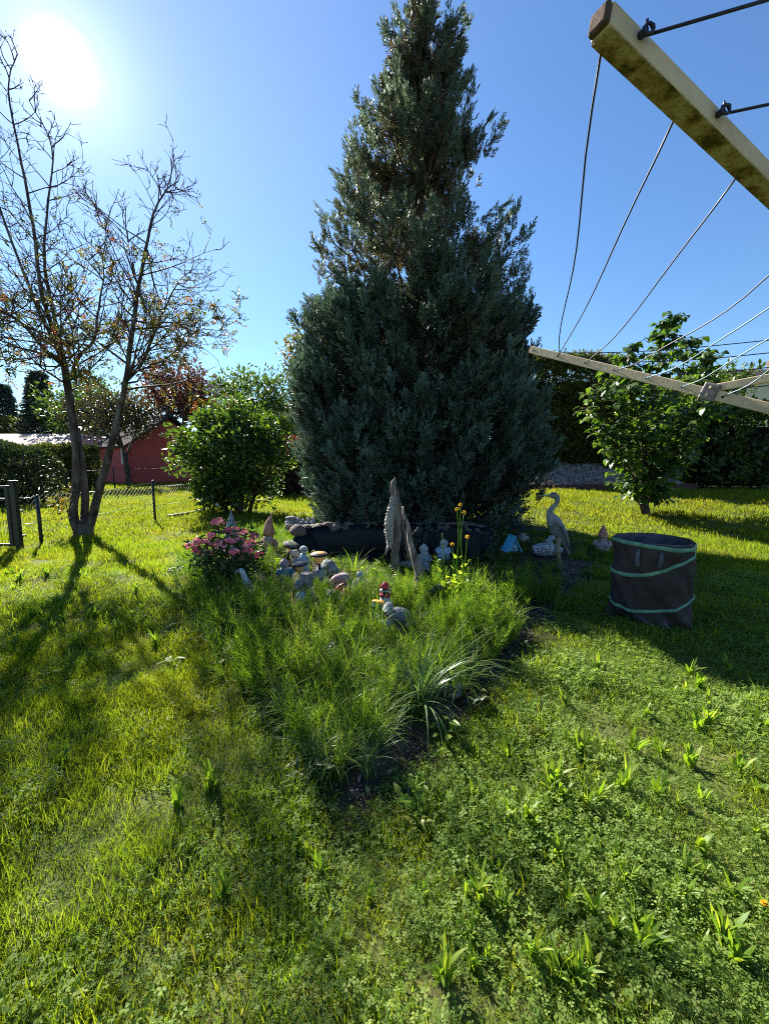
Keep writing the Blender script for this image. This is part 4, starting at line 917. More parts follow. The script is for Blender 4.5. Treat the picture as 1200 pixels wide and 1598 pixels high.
# frog
p, s = spot(588, 978); t = thing('frog_figure', 'glossy green sitting frog in front of the lighthouse', 'ornament', tuple(p))
MB().lathe([(8 * s, 0), (11 * s, 6 * s), (10 * s, 16 * s), (7 * s, 26 * s), (5 * s, 30 * s)], sq=(1, .85)).build('body', M['darkgreen'], t)
MB().ell((0, -6 * s, 16 * s), (7 * s, 4.2 * s, 10 * s), 12, 8).build('belly', M['palegreen'], t)
hd = MB().ell((0, -1 * s, 34 * s), (9 * s, 8 * s, 6.2 * s), 14, 9).build('head', M['darkgreen'], t)
for sx in (-1, 1):
    MB().ell((sx * 4.6 * s, -2 * s, 40 * s), 2.8 * s, 10, 7).build('eye', M['palegreen'], hd); MB().tube(spline([(sx * 8 * s, -2 * s, 25 * s), (sx * 11 * s, -7 * s, 16 * s), (sx * 6 * s, -11 * s, 12 * s)], 3), 2.2 * s, 8).build('arm', M['darkgreen'], t)
    MB().ell((sx * 9 * s, -5 * s, 5 * s), (5 * s, 8 * s, 5 * s), 12, 8).build('leg', M['palegreen'], t)
MB().ell((3 * s, -2 * s, 42.5 * s), (11 * s, 6 * s, 2.4 * s), 14, 7, rotm('Y', 9)).build('sunhat', M['orange'], t)
# turtle
p, s = spot(618, 985); t = thing('turtle_figure', 'grey speckled stone turtle with pale head on a flat stone', 'ornament', (p[0], p[1], p[2] + 8 * s), rz=-.15)
MB().ell((6 * s, 0, 14 * s), (19 * s, 15 * s, 14 * s), 20, 12, rotm('Y', 12)).lump(1.2 * s, .35 / s).build('shell', M['speckle'], t)
hd = MB().tube([Vector(q) * s for q in spline([(-2, -3, 16), (-8, -5, 22), (-12, -7, 30), (-15, -9, 33)], 4)], [s * r for r in [6, 6, 6, 6, 6.2, 6.8, 7.6, 8.6, 9.2, 9, 8, 6, 3]], 14).build('head', M['white_stone'], t)
for sx in (-1, 1): MB().ell(((-14 + sx * 5) * s, (-14.5 + sx * 1.5) * s, 34 * s), (1.3 * s, 1 * s, 1.4 * s), 8, 6).build('eye', M['charcoal'], hd)
for x, y in [(-9, -9), (22, -9), (-6, 12), (20, 12)]: MB().ell((x * s, y * s, 5 * s), (7 * s, 5 * s, 6 * s), 12, 8).build('leg', M['greywhite'], t)
MB().ell((26 * s, 1 * s, 6 * s), (6 * s, 2.6 * s, 2.6 * s), 10, 6).build('tail', M['greywhite'], t)
# pale blue fish in front of the turtle
p, s = spot(599, 992); t = thing('fish_figure', 'small pale blue fish ornament in front of the turtle', 'ornament', tuple(p))
MB().ell((0, 0, 12 * s), (7 * s, 5 * s, 9 * s), 14, 9, rotm('Y', -15)).build('body', M['paleblue'], t); MB().ell((-3 * s, -4.3 * s, 16 * s), 1.2 * s, 8, 6).build('eye', M['charcoal'], t)
MB().ell((4 * s, 0, 3 * s), (6 * s, 1.6 * s, 4 * s), 10, 6).build('tail_fin', M['bluestone'], t); MB().ell((-6 * s, 0, 7 * s), (3 * s, 1.2 * s, 4 * s), 8, 6).build('fin', M['bluestone'], t)
# castle group at the left end of the pond
p = A(472, 823, 6.35); s = 6.3 / F; t = thing('castle_figures', 'blue-grey castle ornament with small turrets on the pond rim', 'ornament', tuple(p))
MB().lathe([(9 * s, -3 * s), (9 * s, 9 * s), (7.5 * s, 10 * s), (7.5 * s, 14 * s)], c=(-18 * s, 0, 0), seg=12).lump(.8 * s, .3 / s).build('keep', M['bluestone'], t); MB().lathe([(8.5 * s, 13 * s), (8.5 * s, 16 * s), (5 * s, 18 * s)], c=(-18 * s, 0, 0), seg=12).build('lid', M['stone'], t)
MB().box((4 * s, 2 * s, 3 * s), (30 * s, 8 * s, 11 * s)).lump(.8 * s, .3 / s).build('curtain_wall', M['bluestone'], t, False, .004)
for k, (x, h) in enumerate([(-6, 18), (2, 15), (10, 17), (18, 18)]):
    o = MB().lathe([(4 * s, -3 * s), (3.6 * s, h * .6 * s), (2.4 * s, h * .72 * s)], c=(x * s, -2 * s, 0), seg=10).build('turret', M['bluestone'], t); MB().lathe([(3 * s, h * .7 * s), (2.6 * s, h * .84 * s), (.5 * s, h * s)], c=(x * s, -2 * s, 0), seg=10).build('turret_roof', M['greywhite'], o)
# blue tent-shaped birdhouse
p, s = spot(797, 880); s *= 1.15; t = thing('blue_birdhouse', 'bright blue pointed birdhouse in the shade left of the heron', 'ornament', tuple(p), rz=.25)
for sx in (-1, 1): MB().box((sx * 5 * s, 0, 17 * s), (1.6 * s, 16 * s, 25 * s), rotm('Y', -sx * 30)).build('roof_panel', M['skyblue'], t, False, .002)
MB()._add([(-8 * s, -5 * s, 7 * s), (8 * s, -5 * s, 7 * s), (0, -5 * s, 25 * s), (-8 * s, 6 * s, 7 * s), (8 * s, 6 * s, 7 * s), (0, 6 * s, 25 * s)], [(0, 1, 2), (3, 5, 4), (0, 3, 4, 1), (1, 4, 5, 2), (0, 2, 5, 3)]).build('front', M['skyblue'], t, False)
MB().ell((2 * s, -6 * s, 12 * s), (3 * s, 2 * s, 3 * s), 10, 7).build('bird', M['white_stone'], t); MB().tube([(0, 0, -1 * s), (0, 0, 9 * s)], 1.5 * s, 6).build('stake', M['brown'], t); t.location.z += 9 * s; t.children[-1].location.z = -9 * s
# speckled ducks in the shade
M['duckspeck'] = mat('duckspeck', (.12, .13, .15), (.05, .055, .07), 60, .6, .4, c3=(.62, .64, .68), lo=.40, hi=.56)
for k, (px, py, lab, flip, sc2) in enumerate([(846, 873, 'speckled black and white duck left of the heron', 1, 1.0), (864, 870, 'upright pale duck figure against the heron', -1, .75)]):
    p, s = spot(px, py); s *= sc2; t = thing('duck_figure', lab, 'ornament', tuple(p), rz=.2 * flip)
    MB().tube([Vector((x * flip, y, z)) * s for x, y, z in spline([(-17, 0, 15), (-11, 0, 12), (0, 0, 11), (9, 0, 12), (12, 0, 18), (12, 0, 25), (15, 0, 29), (18, 0, 28)], 3)], [s * r for r in [1, 3.5, 6, 8, 9.6, 10.6, 11, 11, 10.4, 9.4, 8, 6.6, 5.4, 4.6, 4.2, 4.2, 4.6, 5, 5, 4.4, 3.4, 1.6]], 12).build('body', M['duckspeck'], t)
    MB().ell((20 * flip * s, 0, 27.5 * s), (4 * s, 2 * s, 1.2 * s), 8, 6).build('beak', M['horn'], t)
    for sy in (-1, 1): MB().ell((-3 * flip * s, sy * 9.5 * s, 13 * s), (10 * s, 2 * s, 6 * s), 10, 7).build('wing', M['duckspeck'], t)
# white ball lamp below the laurel
p = G(361, 800); s = p[1] / F; t = thing('globe_lamp', 'small white globe on a stick under the laurel', 'lamp', (p[0], p[1] - .9, 0)); 
MB().ell((0, 0, .30), .052, 16, 10).build('globe', M['whitepaint'], t); MB().tube([(0, 0, -.05), (0, 0, .26)], .008, 6).build('stake', M['charcoal'], t)

# heron statue
p, s = spot(872, 885, .02); D = p[1]; hb = p
heron = thing('heron_statue', 'grey heron statue standing right of the pond', 'statue', tuple(p))
def hp_(x, y, dy=0.0): return tuple(A(x, y, D) - hb + np.array([0, dy, 0]))
path = [(888, 866), (884, 853), (878, 838), (870, 825), (863, 813), (858.5, 804), (858.5, 797), (863, 791), (868, 786), (870, 780), (867.5, 774.5), (862, 772.5), (857, 773)]
rad = [1.2, 4.2, 8.6, 11.5, 10.5, 6.2, 4.3, 3.6, 3.2, 3.3, 4.2, 4.6, 2.6]
Pn = spline([hp_(*q) for q in path], 4); rn = np.interp(np.linspace(0, len(rad) - 1, len(Pn)), range(len(rad)), rad) * s
mb = MB().tube(Pn, list(rn), 16, .8); mb.lump(.006, 14).build('body', M['heron'], heron)
bk = MB().tube([hp_(859, 773), hp_(849, 773.3), hp_(840.5, 774)], [2.3 * s, 1.3 * s, .3 * s], 8).build('beak', M['horn'], heron)
for sy in (-1, 1):
    MB().tube([hp_(868, 770.5, sy * .025), hp_(862, 770, sy * .03), hp_(859, 771.5, sy * .022)], [.6 * s, 1.4 * s, .5 * s], 8).build('crest_stripe', M['heron_dark'], heron)
    w_ = MB()
    Pw = spline([hp_(862, 809, sy * 8 * s), hp_(871, 820, sy * 9.5 * s), hp_(880, 836, sy * 8 * s), (hp_(886.5, 858, sy * 3 * s))], 4)
    w_.tube(Pw, [s * r for r in [2, 5, 7, 8, 8.4, 8.4, 8, 7.4, 6.6, 5.4, 4.2, 3, 1]], 10, .35).lump(.006, 12); wo_ = w_.build('wing', M['heron'], heron)
    for k in range(6): MB().tube([hp_(866 + k * 2.4, 813 + k * 4.5, sy * (11.3 - k * .4) * s), hp_(872 + k * 2.4, 824 + k * 5, sy * (11.6 - k * .7) * s), hp_(875 + k * 2.1, 832 + k * 5, sy * (10.6 - k * .9) * s)], [.5 * s, 1.2 * s, .3 * s], 6, .5).build('feather', M['heron_dark'] if k % 2 else M['greywhite'], wo_)
    MB().tube([hp_(872, 838, sy * 3.5 * s), hp_(870, 858, sy * 3.5 * s), hp_(873, 872, sy * 3.5 * s), (hp_(873, 872, sy * 3.5 * s)[0], sy * 3.5 * s, -.02)], [2.4 * s, 1.3 * s, 1.2 * s, 1.2 * s], 7).build('leg', M['horn'], heron)

# ------------------------------------------------------------------ driftwood with shell fish
p, s = spot(619, 898); D = p[1]; db = p
dw = thing('driftwood_post', 'tall upright driftwood post carrying a shell-covered fish shape', 'driftwood', tuple(p))
def dp(x, y, dy=0.0): return tuple(A(x, y, D + dy) - db)
mb = MB().tube(spline([dp(621, 902), dp(618, 888), dp(616, 865), dp(620, 840), dp(619, 815), dp(617, 795), dp(614.5, 775), dp(613, 762), dp(616, 750), dp(616.5, 744)], 4), [s * r for r in np.interp(np.linspace(0, 9, 37), range(10), [8, 6.5, 5.8, 6.2, 6.4, 6, 4.8, 5.2, 3, .6])], 12)
mb.lump(.018, 11, 1.0).lump(.008, 40, 4).build('post', M['driftwood'], dw)
MB().tube(spline([dp(620, 765, .03), dp(624, 790, .05), dp(627, 815, .06), dp(633, 845, .07), dp(638, 875, .06)], 4), [s * r for r in np.interp(np.linspace(0, 4, 17), range(5), [1.2, 2.2, 3.2, 3, 2.2])], 7).lump(.01, 20).build('side_root', M['driftwood'], dw)
MB().ell(dp(613, 888), (8 * s, 6 * s, 7 * s), 12, 8).lump(.03, 9).build('foot_burl', M['driftwood'], dw)
fishp = spline([dp(613, 772, -.02), dp(610, 795, -.03), dp(607.5, 820, -.035), dp(609, 842, -.03), dp(610, 856, -.02)], 5); fr_ = [s * r for r in np.interp(np.linspace(0, 4, len(fishp)), range(5), [2, 5.5, 7.5, 5.5, 2.5])]
fish = MB().tube(fishp, fr_, 14, .75).build('shell_fish', M['shell'], dw)
MB().tube([dp(607, 850, -.02), dp(604, 858, -.02), dp(601.5, 866, -.02)], [2.2 * s, 2.4 * s, 1 * s], 8, .5).build('tail_fin', M['shell'], fish)
sv, sf = [], []; sp_ = []
for i_ in range(1, len(fishp) - 1):
    for rep in range(12):
        a = rng.uniform(0, 6.28); c_ = np.array(fishp[i_]) + rng.normal(0, .006, 3) * [0, 0, 1]; sp_.append((c_, np.array([math.cos(a), math.sin(a) * .75, 0]), fr_[i_]))
PP = np.array([c + o * r for c, o, r in sp_]); DD = np.array([[o[0] * .5, o[1] * .5, -1] for c, o, r in sp_]); UU = np.array([o for c, o, r in sp_])
sc_v = np.array([(-.5, 0, 0), (.5, 0, 0), (-.42, .18, .7), (.42, .18, .7), (0, .24, 1)], float); sc_f = np.array([(0, 1, 2), (1, 3, 2), (2, 3, 4)])
V, Fc, rr = bake(sc_v, sc_f, frames(DD, np.cross(DD, np.cross(UU, DD)) * 1.0), PP, rng.uniform(.014, .024, len(PP)), None)
o = link_mesh('shell_scales', np_mesh('shell_scales', V, Fc), M['shell'], fish); o['kind'] = 'stuff'

p, s = spot(658, 948); D = p[1]; db = p
dw = thing('driftwood_branch', 'leaning forked driftwood branch right of the shell fish', 'driftwood', tuple(p))
mb = MB().tube(spline([dp(664, 955), dp(660, 930), dp(655, 905), dp(650, 880, .05), dp(641, 850, .12), dp(635, 820, .16), dp(629, 791, .2)], 4), [s * r for r in np.interp(np.linspace(0, 6, 25), range(7), [8, 8, 7.5, 7.5, 5.2, 3.2, 1.6])], 10).lump(.02, 9, 2).lump(.008, 36, 5); mb.build('stem', M['driftwood'], dw)
MB().tube(spline([dp(639, 836, .13), dp(644, 832, .12), dp(650, 827, .1), dp(652, 823, .1)], 3), [s * r for r in np.interp(np.linspace(0, 3, 10), range(4), [1.6, 1.3, 1.2, 1.4])], 7).build('twig', M['driftwood'], dw)
MB().tube(spline([dp(664, 940, -.02), dp(675, 925, -.08), dp(688, 915, -.12), dp(694, 912, -.14)], 3), [s * r for r in np.interp(np.linspace(0, 3, 10), range(4), [5, 6, 5.5, 4])], 9).lump(.014, 14).build('fork', M['driftwood'], dw)
MB().tube(spline([dp(652, 945, -.03), dp(650, 920, -.05), dp(652, 905, -.04)], 3), [s * r for r in np.interp(np.linspace(0, 2, 7), range(3), [5, 4.5, 2])], 8).lump(.01, 14).build('side_prong', M['driftwood'], dw)
MB().tube(spline([dp(696, 962, -.05), dp(697, 945, -.06), dp(698, 930, -.08)], 3), [s * r for r in [2.6, 2.5, 2.4, 2.2, 2, 1.6, 1]], 7).build('stub', M['driftwood'], dw)

# ------------------------------------------------------------------ pop-up garden bag
bc = G(1010, 968); Yb = bc[1]; br = 50.0 / F * np.linalg.norm((bc - [0, 0, H]) * [0, 1, 1]); bh = A(1019, 841, Yb)[2]
bin_ = thing('popup_garden_bag', 'round brown pop-up garden waste bag with green hoops', 'bag', (bc[0], bc[1], float(gz(bc[0], bc[1]))))
def bin_r(a, z):
    t = z / bh; w = .012 * math.sin(5 * a + 9 * t) + .012 * math.sin(3 * a - 14 * t + 1) + .010 * math.sin(11 * a + 21 * t) + .03 * mnoise.noise(Vector((math.cos(a) * 2.2, math.sin(a) * 2.2, t * 4.5))) + .016 * abs(mnoise.noise(Vector((math.cos(a) * 5 + t * 3, math.sin(a) * 5, t * 9 + 7))))
    low = max(0, .28 - t) / .28
    return br * (1 - .02 * low + .015 * math.sin(3.1 * t)) + w * (.55 + 1.6 * low)
V, Fc = [], []; na, nz = 120, 48
for j in range(nz + 1):
    for k in range(na):
        a = 2 * math.pi * k / na; z = bh * j / nz; r = bin_r(a, z); V.append((r * math.cos(a), r * math.sin(a), z))
for j in range(nz):
    for k in range(na): Fc.append((j * na + k, j * na + (k + 1) % na, (j + 1) * na + (k + 1) % na, (j + 1) * na + k))
b_ = MB()._add(V, Fc); b_.f.append(tuple(range(na - 1, -1, -1))); o = b_.build('bag_wall', M['binbrown'], bin_)
V2 = [(x * .975, y * .975, z + .01) for x, y, z in V]; bi = MB()._add(V2, [tuple(reversed(f)) for f in Fc]); bi.build('lining', M['bingrey'], bin_)
def hoop(name, zf, w, parent):
    V, Fc = [], []
    for k in range(na):
        a = 2 * math.pi * k / na; z = zf(a)
        for dz, dr in ((-w, .003), (-w * .5, .010), (w * .5, .010), (w, .003)): V.append(((bin_r(a, z) + dr) * math.cos(a), (bin_r(a, z) + dr) * math.sin(a), z + dz))
    for k in range(na):
        for j in range(3): Fc.append((k * 4 + j, ((k + 1) % na) * 4 + j, ((k + 1) % na) * 4 + j + 1, k * 4 + j + 1))
    MB()._add(V, Fc).build(name, M['bingreen'], parent)
hoop('rim_hoop', lambda a: bh - .02 + .012 * math.sin(a * 2 + 1) , .017, bin_)
hoop('hoop', lambda a: bh * .785 + .13 * math.cos(a - .1), .016, bin_)
hoop('hoop', lambda a: bh * .30 + .065 * math.cos(a - .2), .014, bin_)
for k in range(2):
    a0 = -2.5 + k * .55; pts = []
    for t in np.linspace(0, 1, 7): a = a0 + (.05 if k == 0 else -.06) * t; z = bh * (.93 - .20 * t); r = bin_r(a, z) + .008 + .02 * math.sin(math.pi * t); pts.append((r * math.cos(a), r * math.sin(a), z))
    MB().tube(pts, .017, 6, .25).build('strap', M['bingrey'], bin_)
pts = []
for t in np.linspace(0, 1, 9): a = -2.35 + .75 * t; z = bh * (.165 - .06 * t - .05 * math.sin(3 * t)); r = bin_r(a, z) + .008; pts.append((r * math.cos(a), r * math.sin(a), z))
MB().tube(pts, [.02, .028, .03, .03, .028, .026, .022, .018, .01], 8, .3).build('base_strap', M['bingrey'], bin_)

# ------------------------------------------------------------------ rotary clothes dryer
HX, HY = 1.45, 1.25
dry = thing('rotary_dryer', 'rotary clothes dryer with square mossy arms and blue lines', 'clothes dryer', (HX, HY, 0)); db = np.array([HX, HY, 0])
MB().tube([(0, 0, -.2), (0, 0, 1.98)], .026, 14).build('pole', M['alu'], dry); MB().lathe([(.05, 1.42), (.055, 1.44), (.055, 1.9), (.04, 1.95)], seg=16).build('hub', M['clampgrey'], dry)
eN = np.array([0, 0, H]) + ray(938.7, 34) * .62; eF = A(830, 546, 2.27)
sN = .432; hubN = np.array([HX - .04, HY - .02, 1.85]); hubF = np.array([HX - .03, HY + .04, 1.50])
eR = np.array([2 * HX - eN[0], 2 * HY - eN[1], 2.05]); eB = np.array([2 * HX - eF[0], 2 * HY - eF[1] + .1, 2.4])
arms = {}
for nm, e, h, mm in (('N', eN, hubN, 'mossy'), ('F', eF, hubF, 'alu'), ('R', eR, np.array([HX + .04, HY + .02, 1.6]), 'alu'), ('B', eB, np.array([HX + .02, HY - .04, 1.65]), 'alu')):
    e, h = e - db, h - db; d = Vector(e - h); L = d.length; z = d.normalized(); y = Vector((0, 0, 1)); x = y.cross(z).normalized(); y = z.cross(x)
    Rm = Matrix((x, y, z)).transposed(); w = .034 if nm == 'N' else .03
    hh = .034 if nm == 'N' else .037
    o = MB().box((Vector(e) + Vector(h)) / 2, (w, hh, L), Rm).build('arm', M['alu'], dry, False, .003)
    arms[nm] = (e, h, x, y, z, L, w, hh)
    if nm == 'N':
        ms = MB().box((Vector(e) + Vector(h)) / 2 - y * (hh / 2 + .0015), (w * .97, .002, L * .995), Rm).build('moss_film', M['mossy'], o, False)
    MB().box(Vector(e) + z * .004, (w * .93, hh * .93, .012), Rm).build('end_plug', M['corkend'], o, False, .004)
def arm_pt(nm, t, side=0.0, below=0.0):
    e, h, x, y, z, L, w, hh = arms[nm]; return Vector(e) * (1 - t) + Vector(h) * t + x * (side * w / 2) - y * (below * hh / 2)
def find_t(nm, px):                           # where along the arm a hole sits
    best = min(np.linspace(0, .95, 200), key=lambda t: abs(600 + F * ((np.array(arm_pt(nm, t)) + db - [0, 0, H])[0]) / ((np.array(arm_pt(nm, t)) + db - [0, 0, H]) @ _F) - px)); return float(best)
def cord(a, b, sag, m, r=.0021, wob=.006):
    a, b = Vector(a), Vector(b); P = []
    for k in range(15):
        t = k / 14; q = a.lerp(b, t); q.z -= sag * 4 * t * (1 - t); P.append(q + Vector((wob * math.sin(9 * t + a.x * 30), wob * math.sin(7 * t + a.y * 20 + 1), wob * .6 * math.sin(11 * t + 2))) * min(1, 6 * t, 6 * (1 - t)))
    return MB().tube(P, r, 5).build('cord', m, dry)
tF = [find_t('F', px) for px in (873, 915, 961, 1010, 1067, 1130)]
for k, (pxn, tf) in enumerate([(945, tF[0]), (1060, tF[0]), (1160, tF[1])]):
    cord(arm_pt('N', find_t('N', pxn + 2), -.2, 1.02), arm_pt('F', tf, .6), .015 + .01 * k, M['cord'])
for k, tf in enumerate(tF[2:]): cord(arm_pt('N', .62 + .09 * k, -.5, .9), arm_pt('F', tf, .9), .045 - .006 * k, M['cord'] if k < 1 else M['sunlit_cord'], .0021)
for k, t in enumerate([.05, .22, .40, .58, .76]): cord(arm_pt('F', t + .01, -.6), arm_pt('R', t, 0), .05, M['cord'], .0022, .004)
for k, px in enumerate((985, 1106, 1196)):
    t = find_t('N', px - 6); a = arm_pt('N', t, 1.0, -.1) if arms['N'][2].y < 0 else arm_pt('N', t, -1.0, -.1)
    sgn = 1 if arms['N'][2].y < 0 else -1; cord(a, arm_pt('B', t + .02), .03, M['cord'], .0026, .003)
    x = arms['N'][2] * sgn; kn = MB()
    kn.tube([a - x * .004, a + x * .012], .0055, 8)
    kn.tube([a + x * .014 + Vector((.007 * math.cos(u), 0, .007 * math.sin(u))) for u in np.linspace(0, 6.28, 13)], .0026, 6); kn.tube([a + x * .01, a + x * .014 + Vector((-.004, 0, .012))], .002, 5); kn.lump(.002, 200).build('knot', M['cord'], dry)
for px in (836, 873, 915, 961, 1010, 1067, 1130):
    t = find_t('F', px); e, h, x, y, z, L, w, hh = arms['F']; sg = -1 if (x.y > 0) else 1
    MB().lathe([(.0048, 0), (.0048, .0012)], c=arm_pt('F', t, sg * 1.0) - x * sg * .0006, seg=10, rot=Vector((0, 0, 1)).rotation_difference(x * sg).to_matrix()).build('hole', M['black'], dry)
tc_ = find_t('F', 1108); e, h, x, y, z, L, w, hh = arms['F']; cc = arm_pt('F', tc_)
cl = MB().box(cc + y * .006, (w + .014, hh + .026, .055), Matrix((x, y, z)).transposed()).build('clamp', M['clampgrey'], dry, False, .006)
for q in (-.012, .016): MB().ell(cc + y * (.006 + q) + x * (-(w + .014) / 2 if x.y > 0 else (w + .014) / 2), (.005, .005, .005), 8, 6).build('rivet', M['alu'], cl)
for nm in ('F', 'N', 'R', 'B'):
    a = arm_pt(nm, tc_) + arms[nm][3] * .02; b = Vector((0, 0, 1.70 if nm == 'F' else 1.93)); d = (b - a); z = d.normalized(); x = Vector((0, 0, 1)).cross(z).normalized(); y = z.cross(x)
    if nm == 'N': continue
    MB().box((a + b) / 2, (.014, .028, d.length), Matrix((x, y, z)).transposed()).build('strut', M['alu'], dry, False, .002)

# ------------------------------------------------------------------ flowering plants
def at_soil(px, py): return spot(px, py)
p, s = spot(352, 925); ph = thing('phlox_plant', 'bushy phlox covered in bright pink flower heads', 'flower', tuple(p))
heads = [(340, 815, 11), (322, 848, 9), (345, 850, 11), (358, 846, 9), (300, 852, 10), (310, 860, 9), (368, 830, 11), (382, 832, 10), (372, 845, 10), (390, 850, 10), (398, 838, 9), (352, 862, 9), (325, 865, 8), (366, 862, 8), (395, 870, 8), (330, 836, 7), (385, 860, 8), (310, 845, 7), (405, 866, 7), (356, 828, 7), (378, 872, 7)]
petal = []
for k in range(5):
    a = k * 1.2566; c_, s_ = math.cos(a), math.sin(a); petal.append([(0, 0, 0), (c_ * .6 - s_ * .45, s_ * .6 + c_ * .45, .1), (c_ * 1.0, s_ * 1.0, .0), (c_ * .6 + s_ * .45, s_ * .6 - c_ * .45, .1)])
pv = np.array([q for z in petal for q in z]); pf = np.array([(4 * k, 4 * k + 1, 4 * k + 2) for k in range(5)] + [(4 * k, 4 * k + 2, 4 * k + 3) for k in range(5)])
stems = MB(); lps, lds = [], []
for k, (x, y, r) in enumerate(heads):
    c_ = np.array(A(x, y, p[1] + rng.uniform(-.28, .28))) - p; R_ = r * s * .95; n = 34
    u = unit(n); u[:, 2] = np.abs(u[:, 2]) * .9 - .15; P = c_ + u * [R_, R_, R_ * .85]
    V, Fc, rr = bake(pv, pf, frames(u + rng.normal(0, .2, u.shape)), P, rng.uniform(.016, .024, n), np.clip(rng.normal(.4 + .3 * rng.uniform(), .2, n), 0, 1)); link_mesh('flower_head', np_mesh('flower_head', V, Fc, rr), M['phlox'], ph)
    b0 = np.array([c_[0] * .25, c_[1] * .3, -.02]); P = spline([b0, b0 * .4 + c_ * .6 + [0, 0, -.05], c_], 4); stems.tube(P, .006, 5)
    for q in P[2:]:
        for _ in range(9): lps.append(q + rng.normal(0, .045, 3)); lds.append([rng.normal(), rng.normal(), rng.uniform(-.2, .6)])
stems.build('stems', M['twig'], ph); lps, lds = np.array(lps), np.array(lds)
V, Fc, rr = bake(*LEAF_N, frames(lds, unit(len(lds))), lps, rng.uniform(.06, .11, len(lps)), np.clip(rng.normal(.5, .2, len(lps)), 0, 1)); link_mesh('leaves', np_mesh('leaves', V, Fc, rr), M['phloxleaf'], ph)

p, s = spot(712, 955); yf = thing('ragwort_plant', 'tall weed with yellow flowers above light green leaves', 'flower', tuple(p))
st_m = MB(); lps, lds, sz = [], [], []
def yp(x, y, dy=0): return np.array(A(x, y, p[1] + dy) - p)
tips = [(718, 788), (713, 795), (724, 800), (729, 838), (706, 850), (690, 832), (733, 876), (686, 876)]
for k, ((x, y), bx) in enumerate(zip(tips, (715, 714, 716, 720, 712, 700, 722, 698))):
    e = yp(x, y, random.uniform(-.05, .05)); b0 = yp(bx, 955); P = spline([b0, b0 * .65 + e * .35 + rng.normal(0, .022, 3), b0 * .3 + e * .7 + rng.normal(0, .02, 3), e], 4); st_m.tube(P, [.006 - .003 * i_ / len(P) for i_ in range(len(P))], 5)
    for i_, q in enumerate(P):
        if i_ < 7:
            for _ in range(5 if i_ < 4 else 1): lps.append(q + rng.normal(0, .03 if i_ < 4 else .01, 3)); lds.append([rng.normal(), rng.normal(), rng.uniform(0, .8)]); sz.append(rng.uniform(.07, .13) if i_ < 4 else .07)
    if k not in (5,):
        n = 12; u = unit(n); u[:, 2] = np.abs(u[:, 2]); V, Fc, rr = bake(pv, pf, frames(u), e + u * .012, rng.uniform(.012, .018, n), rng.uniform(0, 1, n)); link_mesh('flower', np_mesh('flower', V, Fc, rr), M['yellow'] if k < 5 else M['weed'], yf)
st_m.build('stems', M['weed'], yf); n = len(lps)
V, Fc, rr = bake(*LEAF, frames(np.array(lds), unit(n)), np.array(lps), np.array(sz), np.clip(rng.normal(.7, .2, n), 0, 1)); link_mesh('leaves', np_mesh('leaves', V, Fc, rr), M['weed'], yf)
# dull weeds in the shade by the pond
for k, (px, py, hh, lab) in enumerate([(783, 868, 74, 'thin shaded weed stalk left of the blue birdhouse'), (826, 862, 56, 'thin shaded weed stalk between birdhouse and heron'), (765, 880, 50, 'low shaded weed stalk right of the yellow flowers')]):
    p, s = spot(px, py); t = thing('weed_stalk', lab, 'weed', tuple(p)); P = spline([(0, 0, 0), (.03, .02, hh * s * .5), (.05 * (-1) ** k, 0, hh * s)], 4); MB().tube(P, [.006] * 5 + [.004] * 4, 5).build('stem', M['phloxleaf'], t)
    n = 40; i_ = rng.integers(1, 9, n); V, Fc, rr = bake(*LEAF_N, frames(np.stack([rng.normal(size=n), rng.normal(size=n), rng.uniform(-.1, .6, n)], 1), unit(n)), np.array(P)[i_], rng.uniform(.05, .11, n), rng.uniform(0, 1, n)); link_mesh('leaves', np_mesh('leaves', V, Fc, rr), M['phloxleaf'], t)
# arching blades
def blades(n, L, w, lean, seg=5, r0=.03, seed=0, curl=1.0, lens=False):
    r = np.random.default_rng(seed); V, Fc, rn_ = [], [], []
    for k in range(n):
        a = r.uniform(0, 6.283); l = L * r.uniform(.55, 1.15); le = lean * r.uniform(.3, 1.2); b = r.uniform(0, r0) ; ba = r.uniform(0, 6.28)
        base = np.array([b * math.cos(ba), b * math.sin(ba), 0]); ct = r.uniform(.1, 1); i0 = len(V); pos = base.copy(); th = le * .25
        sd = np.array([-math.sin(a), math.cos(a), 0]); tw = r.uniform(-.6, .6)
        sd = sd * math.cos(tw) + np.array([math.cos(a), math.sin(a), 0]) * math.sin(tw)
        for j in range(seg + 1):
            ww = w * (1 - (j / seg) ** 2.2) * (.75 + .25 * min(1, j)) * .5
            if lens: ww = w * .5 * (.22 + .78 * math.sin(math.pi * min(1, .12 + .88 * j / seg)) ** .8) * r.uniform(.9, 1.1)
            if j < seg: V += [pos - sd * ww, pos + sd * ww]
            else: V.append(pos)
            d = np.array([math.cos(a) * math.sin(th), math.sin(a) * math.sin(th), math.cos(th)]); pos = pos + d * l / seg; th += le * curl / seg * 1.6
        for j in range(seg - 1):
            q = i0 + 2 * j; Fc += [(q, q + 1, q + 3), (q, q + 3, q + 2)]
        q = i0 + 2 * (seg - 1); Fc.append((q, q + 1, q + 2)); rn_ += [ct] * (2 * seg - 1)
    return np.array(V), np.array(Fc), np.array(rn_)
for k, (px, py, n, L, lab, w) in enumerate([(655, 1105, 95, .50, 'large arching sedge clump at the front of the bed', .009), (740, 1050, 30, .34, 'smaller sedge tuft right of the large clump', .007)]):
    p, s = spot(px, py); V, Fc, rr = blades(n, L, w, 1.5, 7, .06, k + 3); o = link_mesh('sedge_clump', np_mesh('sedge_clump', V, Fc, rr), M['sedge']); o.location = p; put(o, lab, 'grass')
